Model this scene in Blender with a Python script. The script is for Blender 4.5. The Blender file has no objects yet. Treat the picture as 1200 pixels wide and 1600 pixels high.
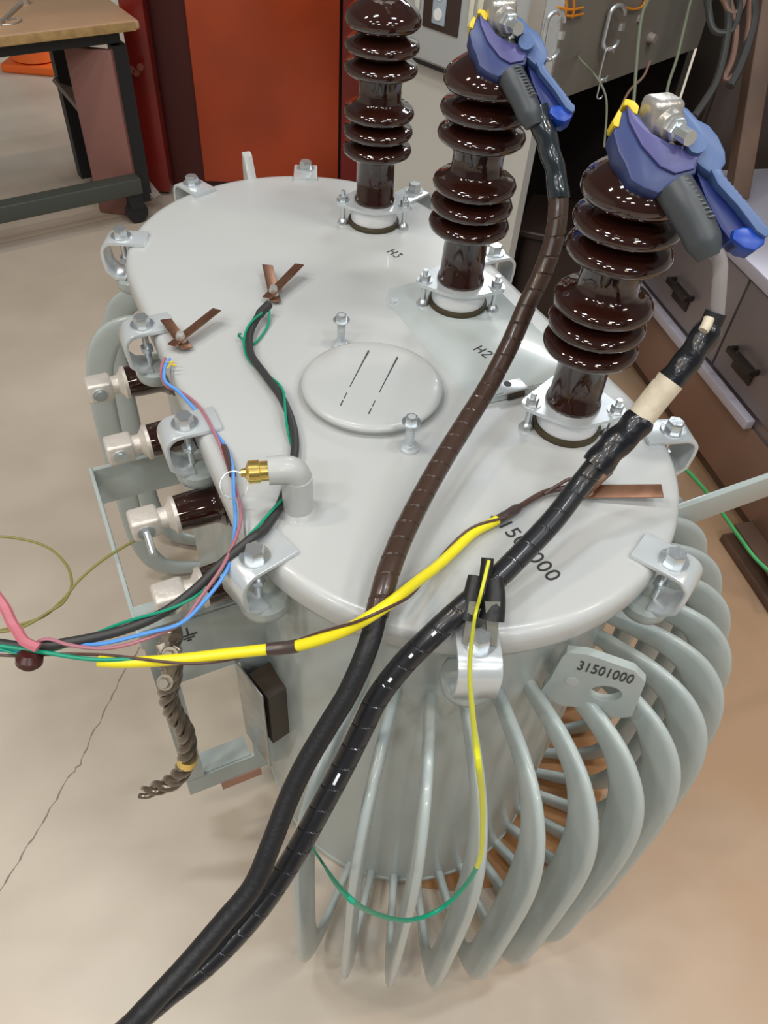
import bpy, bmesh, math, random
from mathutils import Vector, Matrix
random.seed(7)
PI = math.pi
sc = bpy.context.scene
COL = sc.collection

# ------------------------------------------------------------------ camera
RGT = Vector((0.99647701, 0.08386639, 0.0))
CAMH = 1.75
FPX = 1190.0
_d = Vector((507 - 600, 1905 - 800, FPX)).normalized()
_up = -_d
_fw = (Vector((0, 0, 1)) - _d * _d.z).normalized()
_rt = _fw.cross(_up)
if _rt.x < 0: _rt = -_rt
def px2w(v):                       # camera axes (x right, y down, z forward) -> world
    return Vector((_rt.dot(v), _fw.dot(v), _up.dot(v)))
camX, camY, camZ = px2w(Vector((1, 0, 0))), px2w(Vector((0, -1, 0))), px2w(Vector((0, 0, -1)))
CAMP = Vector((0, 0, CAMH))
cd = bpy.data.cameras.new('camera'); cam = bpy.data.objects.new('camera', cd); COL.objects.link(cam)
cd.sensor_fit = 'VERTICAL'; cd.sensor_height = 36; cd.lens = 36 * FPX / 1600
cd.clip_start = 0.02; cd.clip_end = 60
m = Matrix((camX, camY, camZ)).transposed().to_4x4(); m.translation = CAMP
cam.matrix_world = m
sc.camera = cam
def dp(px, py, depth):             # the point seen at a pixel, that far along the view axis
    return CAMP + px2w(Vector(((px - 600) / FPX, (py - 800) / FPX, 1.0))) * depth
def oz(px, py, z):                 # the point seen at a pixel, at height z
    r = px2w(Vector((px - 600, py - 800, FPX)))
    return CAMP + r * ((z - CAMH) / r.z)

# ------------------------------------------------------------------ world, lamps, exposure
w = bpy.data.worlds.new('world'); sc.world = w; w.use_nodes = True
w.node_tree.nodes['Background'].inputs[0].default_value = (0.92, 0.96, 1.0, 1)
w.node_tree.nodes['Background'].inputs[1].default_value = 0.10
sc.view_settings.view_transform = 'Standard'
sc.view_settings.look = 'None'
sc.view_settings.exposure = -0.17
sc.view_settings.gamma = 1.0
sc.view_settings.use_curve_mapping = False

def area(name, loc, sx, sy, watts, col, rz=0.0):
    l = bpy.data.lights.new(name, 'AREA'); l.shape = 'RECTANGLE'; l.size = sx; l.size_y = sy
    l.energy = watts; l.color = col
    o = bpy.data.objects.new(name, l); COL.objects.link(o); o.location = loc
    o.rotation_euler = (0, 0, rz); return o
COOL = (0.90, 0.96, 1.0); WARM = (1.0, 0.84, 0.66)
k_ = 0
for gy in (-3.2, -1.2, 0.8, 8.2):
    for gx in (-3.0, -1.0, 1.0, 3.0):
        k_ += 1
        if gy > 5 and gx < 0: continue
        e = 36 + (12 if gx < -2 else 0)
        area('ceiling_lamp', (gx + 0.35 * (k_ % 2), gy, 4.7), 0.62, 0.16, e, WARM if (k_ % 3 == 0) else COOL, 0.3)
area('ceiling_lamp', (1.6, 6.8, 4.7), 2.2, 0.9, 190, COOL, -0.4)

# ------------------------------------------------------------------ materials
MATS = {}
def mat(name, col, rough=0.5, metal=0.0, coat=0.0, noise=0.0, nscale=8.0, bump=0.0, bscale=60.0, col2=None, spec=0.5, alpha=1.0):
    if name in MATS: return MATS[name]
    m = bpy.data.materials.new(name); m.use_nodes = True; nt = m.node_tree
    b = nt.nodes['Principled BSDF']
    b.inputs['Base Color'].default_value = (*col, 1); b.inputs['Roughness'].default_value = rough
    b.inputs['Metallic'].default_value = metal; b.inputs['Coat Weight'].default_value = coat
    b.inputs['Coat Roughness'].default_value = 0.06
    b.inputs['Specular IOR Level'].default_value = spec
    if alpha < 1: b.inputs['Alpha'].default_value = alpha
    tc = nt.nodes.new('ShaderNodeTexCoord')
    if noise > 0 or col2:
        n = nt.nodes.new('ShaderNodeTexNoise'); n.inputs['Scale'].default_value = nscale; n.inputs['Detail'].default_value = 5
        nt.links.new(tc.outputs['Object'], n.inputs['Vector'])
        r = nt.nodes.new('ShaderNodeValToRGB')
        c2 = col2 if col2 else tuple(max(0, c * (1 - noise)) for c in col)
        r.color_ramp.elements[0].color = (*c2, 1); r.color_ramp.elements[0].position = 0.35
        r.color_ramp.elements[1].color = (*col, 1); r.color_ramp.elements[1].position = 0.65
        nt.links.new(n.outputs['Fac'], r.inputs['Fac']); nt.links.new(r.outputs['Color'], b.inputs['Base Color'])
    if bump > 0:
        n2 = nt.nodes.new('ShaderNodeTexNoise'); n2.inputs['Scale'].default_value = bscale; n2.inputs['Detail'].default_value = 3
        nt.links.new(tc.outputs['Object'], n2.inputs['Vector'])
        bp = nt.nodes.new('ShaderNodeBump'); bp.inputs['Strength'].default_value = bump; bp.inputs['Distance'].default_value = 0.004
        nt.links.new(n2.outputs['Fac'], bp.inputs['Height']); nt.links.new(bp.outputs['Normal'], b.inputs['Normal'])
    MATS[name] = m
    return m
M_PAINT = mat('grey_paint', (0.44, 0.49, 0.475), 0.26, 0.0, 0.25, bump=0.10, bscale=22)
M_LID = mat('lid_paint', (0.53, 0.54, 0.53), 0.32, 0.0, 0.15, bump=0.05, bscale=14)
M_PAD = mat('pad_paint', (0.51, 0.56, 0.555), 0.26, 0.0, 0.3, bump=0.05, bscale=14)
M_ZINC = mat('zinc', (0.74, 0.78, 0.80), 0.28, 0.85, bump=0.1, bscale=120)
M_CLAMP = mat('clamp_paint', (0.66, 0.70, 0.72), 0.25, 0.35, 0.3)
M_PORC = mat('brown_porcelain', (0.030, 0.0085, 0.0055), 0.05, 0.0, 1.0)
M_GASK = mat('cork_gasket', (0.06, 0.045, 0.02), 0.6)
M_WHITE = mat('white_collar', (0.93, 0.94, 0.95), 0.3)
M_BLACKR = mat('black_rubber', (0.012, 0.012, 0.014), 0.5, bump=0.2, bscale=150)
M_WRAP = mat('spiral_wrap', (0.060, 0.034, 0.024), 0.30, 0.0, 0.15)
M_TAPE = mat('black_tape', (0.010, 0.011, 0.015), 0.30, 0.0, 0.3, bump=0.4, bscale=70)
M_CREAM = mat('cream_tape', (0.72, 0.63, 0.48), 0.6, noise=0.15, nscale=90)
M_COPPER = mat('aged_copper', (0.30, 0.15, 0.09), 0.38, 0.75, noise=0.35, nscale=40)
M_BRASS = mat('brass', (0.90, 0.66, 0.20), 0.25, 0.9)
M_ALU = mat('cast_aluminium', (0.62, 0.59, 0.55), 0.36, 0.75, bump=0.3, bscale=90)
M_BEIGE = mat('tinned_terminal', (0.74, 0.68, 0.61), 0.40, 0.35, bump=0.3, bscale=90)
M_BLUE = mat('blue_plastic', (0.028, 0.048, 0.17), 0.38)
M_LBLUE = mat('light_blue_plastic', (0.085, 0.15, 0.33), 0.40)
M_BBLUE = mat('bright_blue_plastic', (0.006, 0.06, 0.42), 0.35)
M_YEL = mat('yellow_plastic', (0.86, 0.62, 0.02), 0.4)
M_SLEEVE = mat('grey_rubber_sleeve', (0.062, 0.070, 0.078), 0.42)
M_WYEL = mat('yellow_wire', (0.93, 0.80, 0.02), 0.35)
M_WYG = mat('lime_wire', (0.55, 0.62, 0.03), 0.4)
M_WGRN = mat('green_wire', (0.0, 0.30, 0.17), 0.4)
M_WLG = mat('bright_green_wire', (0.06, 0.42, 0.13), 0.4)
M_WBLU = mat('blue_wire', (0.10, 0.33, 0.80), 0.4)
M_WPNK = mat('mauve_wire', (0.42, 0.16, 0.20), 0.4)
M_WBRN = mat('brown_wire', (0.09, 0.045, 0.035), 0.4)
M_WOLV = mat('olive_wire', (0.24, 0.22, 0.06), 0.5)
M_INK = mat('marker_ink', (0.045, 0.045, 0.045), 0.6)
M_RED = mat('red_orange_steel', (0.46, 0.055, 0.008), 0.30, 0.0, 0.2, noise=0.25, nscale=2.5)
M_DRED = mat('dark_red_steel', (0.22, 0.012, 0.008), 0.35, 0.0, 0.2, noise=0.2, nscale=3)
M_BLK = mat('black_steel', (0.010, 0.011, 0.013), 0.5)
M_GRN = mat('dark_green_steel', (0.06, 0.07, 0.06), 0.5)
M_PINK = mat('brown_pink_steel', (0.26, 0.12, 0.10), 0.5)
M_PLY = mat('bench_board', (0.66, 0.42, 0.25), 0.5, noise=0.2, nscale=3)
M_PLYE = mat('bench_edge', (0.50, 0.32, 0.13), 0.6, noise=0.3, nscale=30)
M_PANEL = mat('light_grey_enamel', (0.50, 0.52, 0.53), 0.4)
M_DPANEL = mat('shaded_taupe', (0.27, 0.245, 0.205), 0.45, noise=0.2, nscale=2)  # right face of the console: its shade is put into the colour
M_STEEL = mat('brushed_steel', (0.30, 0.26, 0.27), 0.42, 0.55, noise=0.2, nscale=3)
M_BSTEEL = mat('brown_reflective_steel', (0.28, 0.17, 0.125), 0.40, 0.35, noise=0.2, nscale=2)
M_LAV = mat('lavender_grey_steel', (0.50, 0.48, 0.56), 0.4, 0.2)
M_ORNG = mat('orange_plastic', (0.90, 0.16, 0.02), 0.5)
M_OCORD = mat('orange_cord', (0.85, 0.30, 0.02), 0.5)
M_WOOD = mat('warm_wood', (0.16, 0.095, 0.065), 0.6, noise=0.3, nscale=6)
M_CARD = mat('tan_board', (0.60, 0.45, 0.32), 0.7, noise=0.1, nscale=4)
M_IVORY = mat('ivory_label', (0.85, 0.82, 0.66), 0.5)
M_OUT = mat('grey_outlet', (0.42, 0.50, 0.58), 0.45)
M_DKCAB = mat('dark_cable', (0.035, 0.035, 0.035), 0.5)
M_BRNCAB = mat('brown_cable', (0.16, 0.085, 0.06), 0.5)
M_DIRTY = mat('clear_grimy_insulator', (0.17, 0.13, 0.09), 0.22, 0.3, 0.5, noise=0.5, nscale=40)
M_NAME = mat('etched_plate', (0.45, 0.46, 0.45), 0.3, 0.8, noise=0.2, nscale=60)
M_MUD = mat('dark_brown_box', (0.07, 0.05, 0.035), 0.5)
M_TERRA = mat('terracotta_primer', (0.48, 0.25, 0.17), 0.7)

def concrete():
    m = bpy.data.materials.new('concrete'); m.use_nodes = True; nt = m.node_tree; N = nt.nodes; L = nt.links
    b = N['Principled BSDF']; tc = N.new('ShaderNodeTexCoord')
    n = N.new('ShaderNodeTexNoise'); n.inputs['Scale'].default_value = 1.6; n.inputs['Detail'].default_value = 7
    L.new(tc.outputs['Object'], n.inputs['Vector'])
    r = N.new('ShaderNodeValToRGB'); L.new(n.outputs['Fac'], r.inputs['Fac'])
    r.color_ramp.elements[0].position = 0.3; r.color_ramp.elements[0].color = (0.48, 0.405, 0.325, 1)
    r.color_ramp.elements[1].position = 0.72; r.color_ramp.elements[1].color = (0.66, 0.575, 0.475, 1)
    # warm shade and bounced light painted brown right of and under the tank, ragged edge
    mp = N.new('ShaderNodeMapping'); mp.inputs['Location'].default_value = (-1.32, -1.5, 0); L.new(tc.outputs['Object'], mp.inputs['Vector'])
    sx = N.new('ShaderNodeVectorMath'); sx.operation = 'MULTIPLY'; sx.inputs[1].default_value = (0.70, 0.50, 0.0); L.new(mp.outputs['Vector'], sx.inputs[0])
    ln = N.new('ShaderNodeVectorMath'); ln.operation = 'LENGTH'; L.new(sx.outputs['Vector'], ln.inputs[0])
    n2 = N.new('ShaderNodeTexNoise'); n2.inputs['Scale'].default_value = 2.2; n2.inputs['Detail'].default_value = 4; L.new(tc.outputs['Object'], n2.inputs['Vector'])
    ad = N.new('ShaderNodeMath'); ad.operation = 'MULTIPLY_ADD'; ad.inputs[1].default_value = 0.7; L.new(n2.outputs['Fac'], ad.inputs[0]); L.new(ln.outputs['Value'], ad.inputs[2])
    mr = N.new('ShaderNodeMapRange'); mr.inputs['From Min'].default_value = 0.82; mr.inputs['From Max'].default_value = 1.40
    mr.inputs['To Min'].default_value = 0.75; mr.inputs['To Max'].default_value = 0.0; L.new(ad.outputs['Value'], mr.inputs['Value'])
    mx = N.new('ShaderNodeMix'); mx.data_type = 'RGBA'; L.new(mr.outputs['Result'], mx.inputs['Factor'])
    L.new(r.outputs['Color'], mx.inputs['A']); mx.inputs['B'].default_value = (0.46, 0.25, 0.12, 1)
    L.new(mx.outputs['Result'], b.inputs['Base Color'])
    b.inputs['Roughness'].default_value = 0.42
    n3 = N.new('ShaderNodeTexNoise'); n3.inputs['Scale'].default_value = 45; L.new(tc.outputs['Object'], n3.inputs['Vector'])
    bp = N.new('ShaderNodeBump'); bp.inputs['Strength'].default_value = 0.08; bp.inputs['Distance'].default_value = 0.003
    L.new(n3.outputs['Fac'], bp.inputs['Height']); L.new(bp.outputs['Normal'], b.inputs['Normal'])
    return m
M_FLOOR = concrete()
M_WALL = mat('plaster', (0.55, 0.54, 0.50), 0.7, noise=0.08, nscale=1.5)

# ------------------------------------------------------------------ mesh helpers
def frame(axis):
    a = Vector(axis).normalized()
    h = Vector((0, 0, 1)) if abs(a.z) < 0.9 else Vector((1, 0, 0))
    x = h.cross(a).normalized(); return x, a.cross(x).normalized(), a
def box(bm, c, s, R=None, bev=0.0):
    t = bmesh.ops.create_cube(bm, size=1.0); vs = t['verts']
    for v in vs: v.co = Vector((v.co.x * s[0], v.co.y * s[1], v.co.z * s[2]))
    if bev > 0:
        es = list({e for v in vs for e in v.link_edges})
        r = bmesh.ops.bevel(bm, geom=es, offset=bev, segments=3, affect='EDGES', profile=0.5)
        vs = list({v for f in r['faces'] for v in f.verts} | {v for v in vs if v.is_valid})
    for v in vs:
        p = v.co
        if R is not None: p = R @ p
        v.co = p + Vector(c)
def rotmat(x, y, z): return Matrix((x, y, z)).transposed()
def ring_tube(bm, rings, cap=True):
    loops = [[bm.verts.new(p) for p in r] for r in rings]
    n = len(loops[0])
    for a, b in zip(loops[:-1], loops[1:]):
        for i in range(n):
            bm.faces.new((a[i], a[(i + 1) % n], b[(i + 1) % n], b[i]))
    if cap:
        bm.faces.new(list(reversed(loops[0]))); bm.faces.new(loops[-1])
def cyl(bm, p0, p1, r0, r1=None, seg=24, ang=0.0):
    p0 = Vector(p0); p1 = Vector(p1); r1 = r0 if r1 is None else r1
    x, y, a = frame(p1 - p0)
    ring_tube(bm, [[p + (x * math.cos(t) + y * math.sin(t)) * r for t in [ang + 2 * PI * k / seg for k in range(seg)]]
                   for p, r in ((p0, r0), (p1, r1))])
def lathe(bm, prof, o=(0, 0, 0), axis=(0, 0, 1), seg=48, lump=0.0):
    o = Vector(o); x, y, a = frame(axis)
    ring_tube(bm, [[o + a * h + (x * math.cos(t) + y * math.sin(t)) * max(r, 1e-4) for t in [2 * PI * k / seg for k in range(seg)]]
                   for r, h in prof])
def hexhead(bm, p, axis, r, h, ang=0.0, washer=True):
    p = Vector(p); a = Vector(axis).normalized()
    if washer:
        cyl(bm, p, p + a * h * 0.22, r * 1.45, seg=24); p = p + a * h * 0.22
    x, y, _ = frame(a)
    pr = [(1.0, 0.0), (1.0, 0.82), (0.88, 1.0)]
    ring_tube(bm, [[p + a * hh * h + (x * math.cos(t) + y * math.sin(t)) * r * rr for t in [ang + PI / 3 * k for k in range(6)]] for rr, hh in pr])
def crom(pts, n=10):
    P = [Vector(p) for p in pts]; P = [P[0] * 2 - P[1]] + P + [P[-1] * 2 - P[-2]]
    out = []
    for i in range(1, len(P) - 2):
        a, b, c, d = P[i - 1:i + 3]
        for k in range(n):
            t = k / n
            out.append(0.5 * ((2 * b) + (c - a) * t + (2 * a - 5 * b + 4 * c - d) * t * t + (3 * b - a - 3 * c + d) * t ** 3))
    out.append(P[-2]); return out
def resample(path, step):
    out = [path[0]]; acc = 0.0
    for a, b in zip(path[:-1], path[1:]):
        L = (b - a).length
        if L < 1e-9: continue
        t = step - acc
        while t <= L:
            out.append(a.lerp(b, t / L)); t += step
        acc = (acc + L) % step
    if (out[-1] - path[-1]).length > step * 0.2: out.append(path[-1])
    return out
def frames(path):
    T = [(path[min(i + 1, len(path) - 1)] - path[max(i - 1, 0)]).normalized() for i in range(len(path))]
    x, y, _ = frame(T[0]); fr = []
    for t in T:
        x = (x - t * x.dot(t)).normalized(); y = t.cross(x); fr.append((x, y, t))
    return fr
def tube(bm, pts, r, seg=12, step=0.008, fn=None, raw=False, rr=None):
    path = pts if raw else resample(crom(pts), step)
    fr = frames(path); rings = []; s = 0
    n = len(path)
    for i, (p, (x, y, t)) in enumerate(zip(path, fr)):
        if i: s += (p - path[i - 1]).length
        q = []
        for k in range(seg):
            a = 2 * PI * k / seg
            R = r if fn is None else r * fn(s, a, i / (n - 1))
            q.append(p + (x * math.cos(a) + y * math.sin(a)) * R)
        rings.append(q)
    ring_tube(bm, rings)
    return path
def helix(path, rad, pitch, ph=0.0):
    fr = frames(path); s = 0; out = []
    for i, (p, (x, y, t)) in enumerate(zip(path, fr)):
        if i: s += (p - path[i - 1]).length
        a = 2 * PI * s / pitch + ph
        out.append(p + (x * math.cos(a) + y * math.sin(a)) * rad)
    return out
def prism(bm, poly, o, ex, ey, ez, h0, h1, bev=0.0):
    """outline poly (a,b) in the plane ex,ey, pushed from h0 to h1 along ez"""
    o = Vector(o); n = len(poly)
    lo = [bm.verts.new(o + ex * a + ey * b + ez * h0) for a, b in poly]
    hi = [bm.verts.new(o + ex * a + ey * b + ez * h1) for a, b in poly]
    fs = [bm.faces.new(list(reversed(lo))), bm.faces.new(hi)]
    for i in range(n): fs.append(bm.faces.new((lo[i], lo[(i + 1) % n], hi[(i + 1) % n], hi[i])))
    if bev > 0:
        bmesh.ops.recalc_face_normals(bm, faces=fs)
        es = [e for f in fs[:2] for e in f.edges]
        bmesh.ops.bevel(bm, geom=es, offset=bev, segments=2, affect='EDGES', profile=0.5)
def bmn(): return bmesh.new()
def obj(name, bm, material, parent=None, sharp=35.0, world=True):
    bmesh.ops.recalc_face_normals(bm, faces=bm.faces[:])
    me = bpy.data.meshes.new(name)
    if parent is not None and world:
        q = parent; off = Vector((0, 0, 0))
        while q is not None: off += q.location; q = q.parent
        for v in bm.verts: v.co -= off
    bm.to_mesh(me); bm.free()
    me.materials.append(material)
    for p in me.polygons: p.use_smooth = True
    me.set_sharp_from_angle(angle=math.radians(sharp))
    o = bpy.data.objects.new(name, me); COL.objects.link(o)
    if parent is not None: o.parent = parent
    return o
def tag(o, label, cat, group=None):
    o['label'] = label; o['category'] = cat
    if group: o['group'] = group
    return o
def thing(name, label, cat, loc=(0, 0, 0), rz=0.0, group=None):
    o = bpy.data.objects.new(name, None); COL.objects.link(o)
    o.location = loc; o.rotation_euler = (0, 0, rz); o.empty_display_size = 0.1
    return tag(o, label, cat, group)
def struct(name, bm, m):
    o = obj(name, bm, m); o['kind'] = 'structure'; return o
def copy_part(src, parent, loc=None, rot=None):
    c = src.copy(); COL.objects.link(c); c.parent = parent
    if loc is not None: c.location = loc
    if rot is not None: c.rotation_euler = rot
    for ch in src.children: copy_part(ch, c)
    return c
def text_mesh(body, size, name, m, parent, o, ex, ey, depth=0.0006, sx=1.0):
    cu = bpy.data.curves.new(name, 'FONT'); cu.body = body; cu.size = size; cu.extrude = depth
    cu.align_x = 'CENTER'; cu.align_y = 'CENTER'; cu.space_character = 1.05
    t = bpy.data.objects.new(name, cu); COL.objects.link(t)
    dg = bpy.context.evaluated_depsgraph_get(); me = bpy.data.meshes.new_from_object(t.evaluated_get(dg))
    COL.objects.unlink(t); bpy.data.objects.remove(t)
    ez = ex.cross(ey); me.transform(Matrix.Diagonal((sx, 1, 1, 1)))
    me.transform(Matrix((ex, ey, ez)).transposed().to_4x4())
    me.transform(Matrix.Translation(o))
    me.materials.clear(); me.materials.append(m)
    r = bpy.data.objects.new(name, me); COL.objects.link(r)
    if parent is not None: r.parent = parent
    return r
def stroke(bm, pts, o, ex, ey, wd=0.0022, h=0.0007):
    ez = ex.cross(ey)
    for (a, b), (c, d) in zip(pts[:-1], pts[1:]):
        v = Vector((c - a, d - b, 0)); L = v.length
        if L < 1e-6: continue
        nx, ny = -(d - b) / L * wd / 2, (c - a) / L * wd / 2
        prism(bm, [(a + nx, b + ny), (a - nx, b - ny), (c - nx, d - ny), (c + nx, d + ny)], o, ex, ey, ez, 0, h)

# ------------------------------------------------------------------ setting
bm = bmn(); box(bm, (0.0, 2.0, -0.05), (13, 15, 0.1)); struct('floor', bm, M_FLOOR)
bm = bmn(); box(bm, (0.0, 9.55, 2.5), (13, 0.1, 5.0)); struct('wall_back', bm, M_WALL)
bm = bmn(); box(bm, (-6.55, 2.0, 2.5), (0.1, 15, 5.0)); struct('wall_left', bm, M_WALL)
bm = bmn(); box(bm, (6.55, 2.0, 2.5), (0.1, 15, 5.0)); struct('wall_right', bm, M_WALL)
bm = bmn()
cr = [(228, 1000), (196, 1045), (178, 1085), (160, 1120), (138, 1160), (124, 1195), (108, 1215), (80, 1262), (52, 1310), (30, 1345), (0, 1392), (-60, 1470)]
cp = []
for (xa, ya), (xb, yb) in zip(cr[:-1], cr[1:]):
    for k in range(4): cp.append(oz(xa + (xb - xa) * k / 4 + random.uniform(-2.5, 2.5), ya + (yb - ya) * k / 4, 0.0))
for i, (a, b) in enumerate(zip(cp[:-1], cp[1:])):
    d = (b - a).normalized(); nn = Vector((-d.y, d.x, 0)); wd = 0.0008 + 0.0006 * (i % 3)
    vs = [bm.verts.new(p) for p in (a + nn * wd, a - nn * wd, b - nn * wd, b + nn * wd)]
    for v in vs: v.co.z = 0.0006
    bm.faces.new(vs)
struct('trim_1', bm, mat('crack_dirt', (0.28, 0.22, 0.17), 0.9))
bpy.data.objects['trim_1']['label'] = 'thin crack running across the concrete floor'

# ------------------------------------------------------------------ the transformer
# own frame: x along the long axis towards the far end, y towards the low-voltage side, z up
TO = Vector((-0.0565, 1.1145, 0)); TA = math.atan2(0.879, -0.476)
TU = Vector((-0.476, 0.879, 0)); TN = Vector((0.879, 0.476, 0))
HS, RL, RT = 0.308, 0.336, 0.304
T = thing('transformer', 'big pale grey oval three-phase transformer with ribbed cooling fins standing on the concrete floor', 'transformer', TO, TA)
X, Y, Z = Vector((1, 0, 0)), Vector((0, 1, 0)), Vector((0, 0, 1))
def part(name, bm, m, parent=T, **k): return obj(name, bm, m, parent, world=False, **k)
def V(s, t, z): return Vector((s, -t, z))
def tw(s, t, z): return TO + TU * s + TN * t + Vector((0, 0, z))
def w2t(p):
    d = p - TO; return Vector((d.dot(TU), -d.dot(TN), p.z))
def d2t(d): return Vector((d.dot(TU), -d.dot(TN), d.z))
def stad(r, z, n=40, hs=HS):
    out = []
    for k in range(n + 1):
        a = -PI / 2 + PI * k / n; out.append(Vector((hs + r * math.cos(a), r * math.sin(a), z)))
    for k in range(n + 1):
        a = PI / 2 + PI * k / n; out.append(Vector((-hs + r * math.cos(a), r * math.sin(a), z)))
    return out
bm = bmn()
ring_tube(bm, [stad(r, z) for r, z in [(0.27, 0.05), (RT - 0.02, 0.05), (RT - 0.02, 0.005), (RT, 0.005), (RT + 0.003, 0.03), (RT, 0.034), (RT, 0.925), (RT + 0.018, 0.935), (RT + 0.02, 0.952), (RT - 0.01, 0.955)]])
part('tank', bm, M_PAINT)
bm = bmn()
ring_tube(bm, [stad(r, z, 56) for r, z in [(0.25, 0.958), (RL - 0.006, 0.958), (RL - 0.001, 0.960), (RL, 0.964), (RL, 0.984), (RL - 0.002, 0.992), (RL - 0.008, 0.998), (RL - 0.018, 1.0), (0.20, 1.0), (0.10, 1.0)]])
lid = part('lid', bm, M_LID, sharp=60)

# cooling fins: bent flat tubes, each a mesh of its own
def fin_mesh():
    c = [(0.288, 0.80), (0.34, 0.80), (0.395, 0.796), (0.442, 0.775), (0.474, 0.73), (0.492, 0.67), (0.500, 0.59), (0.503, 0.48), (0.504, 0.36), (0.504, 0.24), (0.498, 0.150), (0.474, 0.078), (0.425, 0.045), (0.35, 0.042), (0.292, 0.042)]
    path = resample(crom([(a, 0, b) for a, b in c], 8), 0.012)
    bm = bmn(); n = len(path); rings = []
    for i, p in enumerate(path):
        t = (path[min(i + 1, n - 1)] - path[max(i - 1, 0)]).normalized()
        nn = Vector((t.z, 0, -t.x))
        e = min(i, n - 1 - i) * 0.012
        hw = 0.013 + 0.018 * min(1, e / 0.20); th = 0.0085
        q = []
        for k in range(16):
            a = 2 * PI * k / 16; ca, sa = math.cos(a), math.sin(a)
            q.append(p + nn * hw * math.copysign(abs(ca) ** 0.55, ca) + Y * th * math.copysign(abs(sa) ** 0.8, sa))
        rings.append(q)
    ring_tube(bm, rings)
    return bm
fin0 = part('radiator_fin', fin_mesh(), M_PAINT, sharp=80)
first = True
for end, cx in ((0, -HS), (1, HS)):
    ths = [-0.83 + 0.16 * k for k in range(15)] if end == 0 else [1.28, 0.98]
    for th in ths:
        if end == 0: rot = math.atan2(-math.sin(th), -math.cos(th))
        else: rot = th
        if first: fin0.location = (cx, 0, 0); fin0.rotation_euler = (0, 0, rot); first = False
        else:
            fc = copy_part(fin0, T, (cx, 0, 0), (0, 0, rot))
            if end == 1: fc.scale = (0.90, 1.15, 1.05)
# header collars where the fins meet the tank
for nm, z, h in (('upper_header', 0.815, 0.05), ):
    pass

# lid clamps
def make_clamp():
    bm = bmn(); th = 0.007
    prof = [(-0.036, 0.0), (0.026, 0.0)]
    for k in range(1, 8):
        a = PI / 2 - PI / 2 * k / 8; prof.append((0.026 + 0.018 * math.cos(a), -0.018 + 0.018 * math.sin(a)))
    prof += [(0.044, -0.030), (0.042, -0.052), (0.030, -0.066), (0.012, -0.070)]
    n = len(prof); outer = []; inner = []
    for i, (a, b) in enumerate(prof):
        t = (Vector(prof[min(i + 1, n - 1)]) - Vector(prof[max(i - 1, 0)])).normalized()
        nn = Vector((-t.y, t.x)); outer.append((a, b + (th if i == 0 else 0)) if i == 0 else (a + nn.x * th, b + nn.y * th)); inner.append((a, b))
    prism(bm, inner + outer[::-1], (0, 0, 0), X, Z, -Y, -0.026, 0.026, bev=0.0015)
    c = part('lid_clamp', bm, M_CLAMP)
    bm = bmn()
    hexhead(bm, (0.012, 0, th), Z, 0.0135, 0.014, ang=0.3)
    cyl(bm, (0.012, 0, -0.07), (0.012, 0, th), 0.0055, seg=12)
    hexhead(bm, (0.012, 0, -0.035), -Z, 0.011, 0.010, washer=False)
    part('bolt', bm, M_ZINC, c)
    bm = bmn()   # round ear welded under the rim
    lathe(bm, [(0.0, -0.105), (0.026, -0.105), (0.033, -0.098), (0.035, -0.088), (0.035, -0.078), (0.032, -0.074), (0.0, -0.073)], (0.004, 0, 0), seg=28)
    part('clamp_ear', bm, M_PAINT, c)
    return c
cl0 = make_clamp()
places = [(0.14, -1), (-0.13, -1), (-0.395, -1), (-0.395, 1), (0.155, 1), (0.44, 1), (0.438, -1)]
spots = []
for s, sg in places:
    if abs(s) <= HS: spots.append((V(s, sg * RL, 1.0), -PI / 2 if sg > 0 else PI / 2))
    else:
        cs = math.copysign(HS, s); ds = s - cs
        a = math.atan2(-sg * RL, ds * 1.15); spots.append((Vector((cs + RL * math.cos(a), RL * math.sin(a), 1.0)), a))
for s, t in ((-0.619, -0.133), (-0.613, 0.159), (0.676, -0.147), (0.649, 0.138)):
    cs = math.copysign(HS, s); a = math.atan2(-t, s - cs); spots.append((Vector((cs + RL * math.cos(a), RL * math.sin(a), 1.0)), a))
for i, (p, a) in enumerate(spots):
    if i == 0: cl0.location = p; cl0.rotation_euler = (0, 0, a)
    else: copy_part(cl0, T, p, (0, 0, a))

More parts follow.
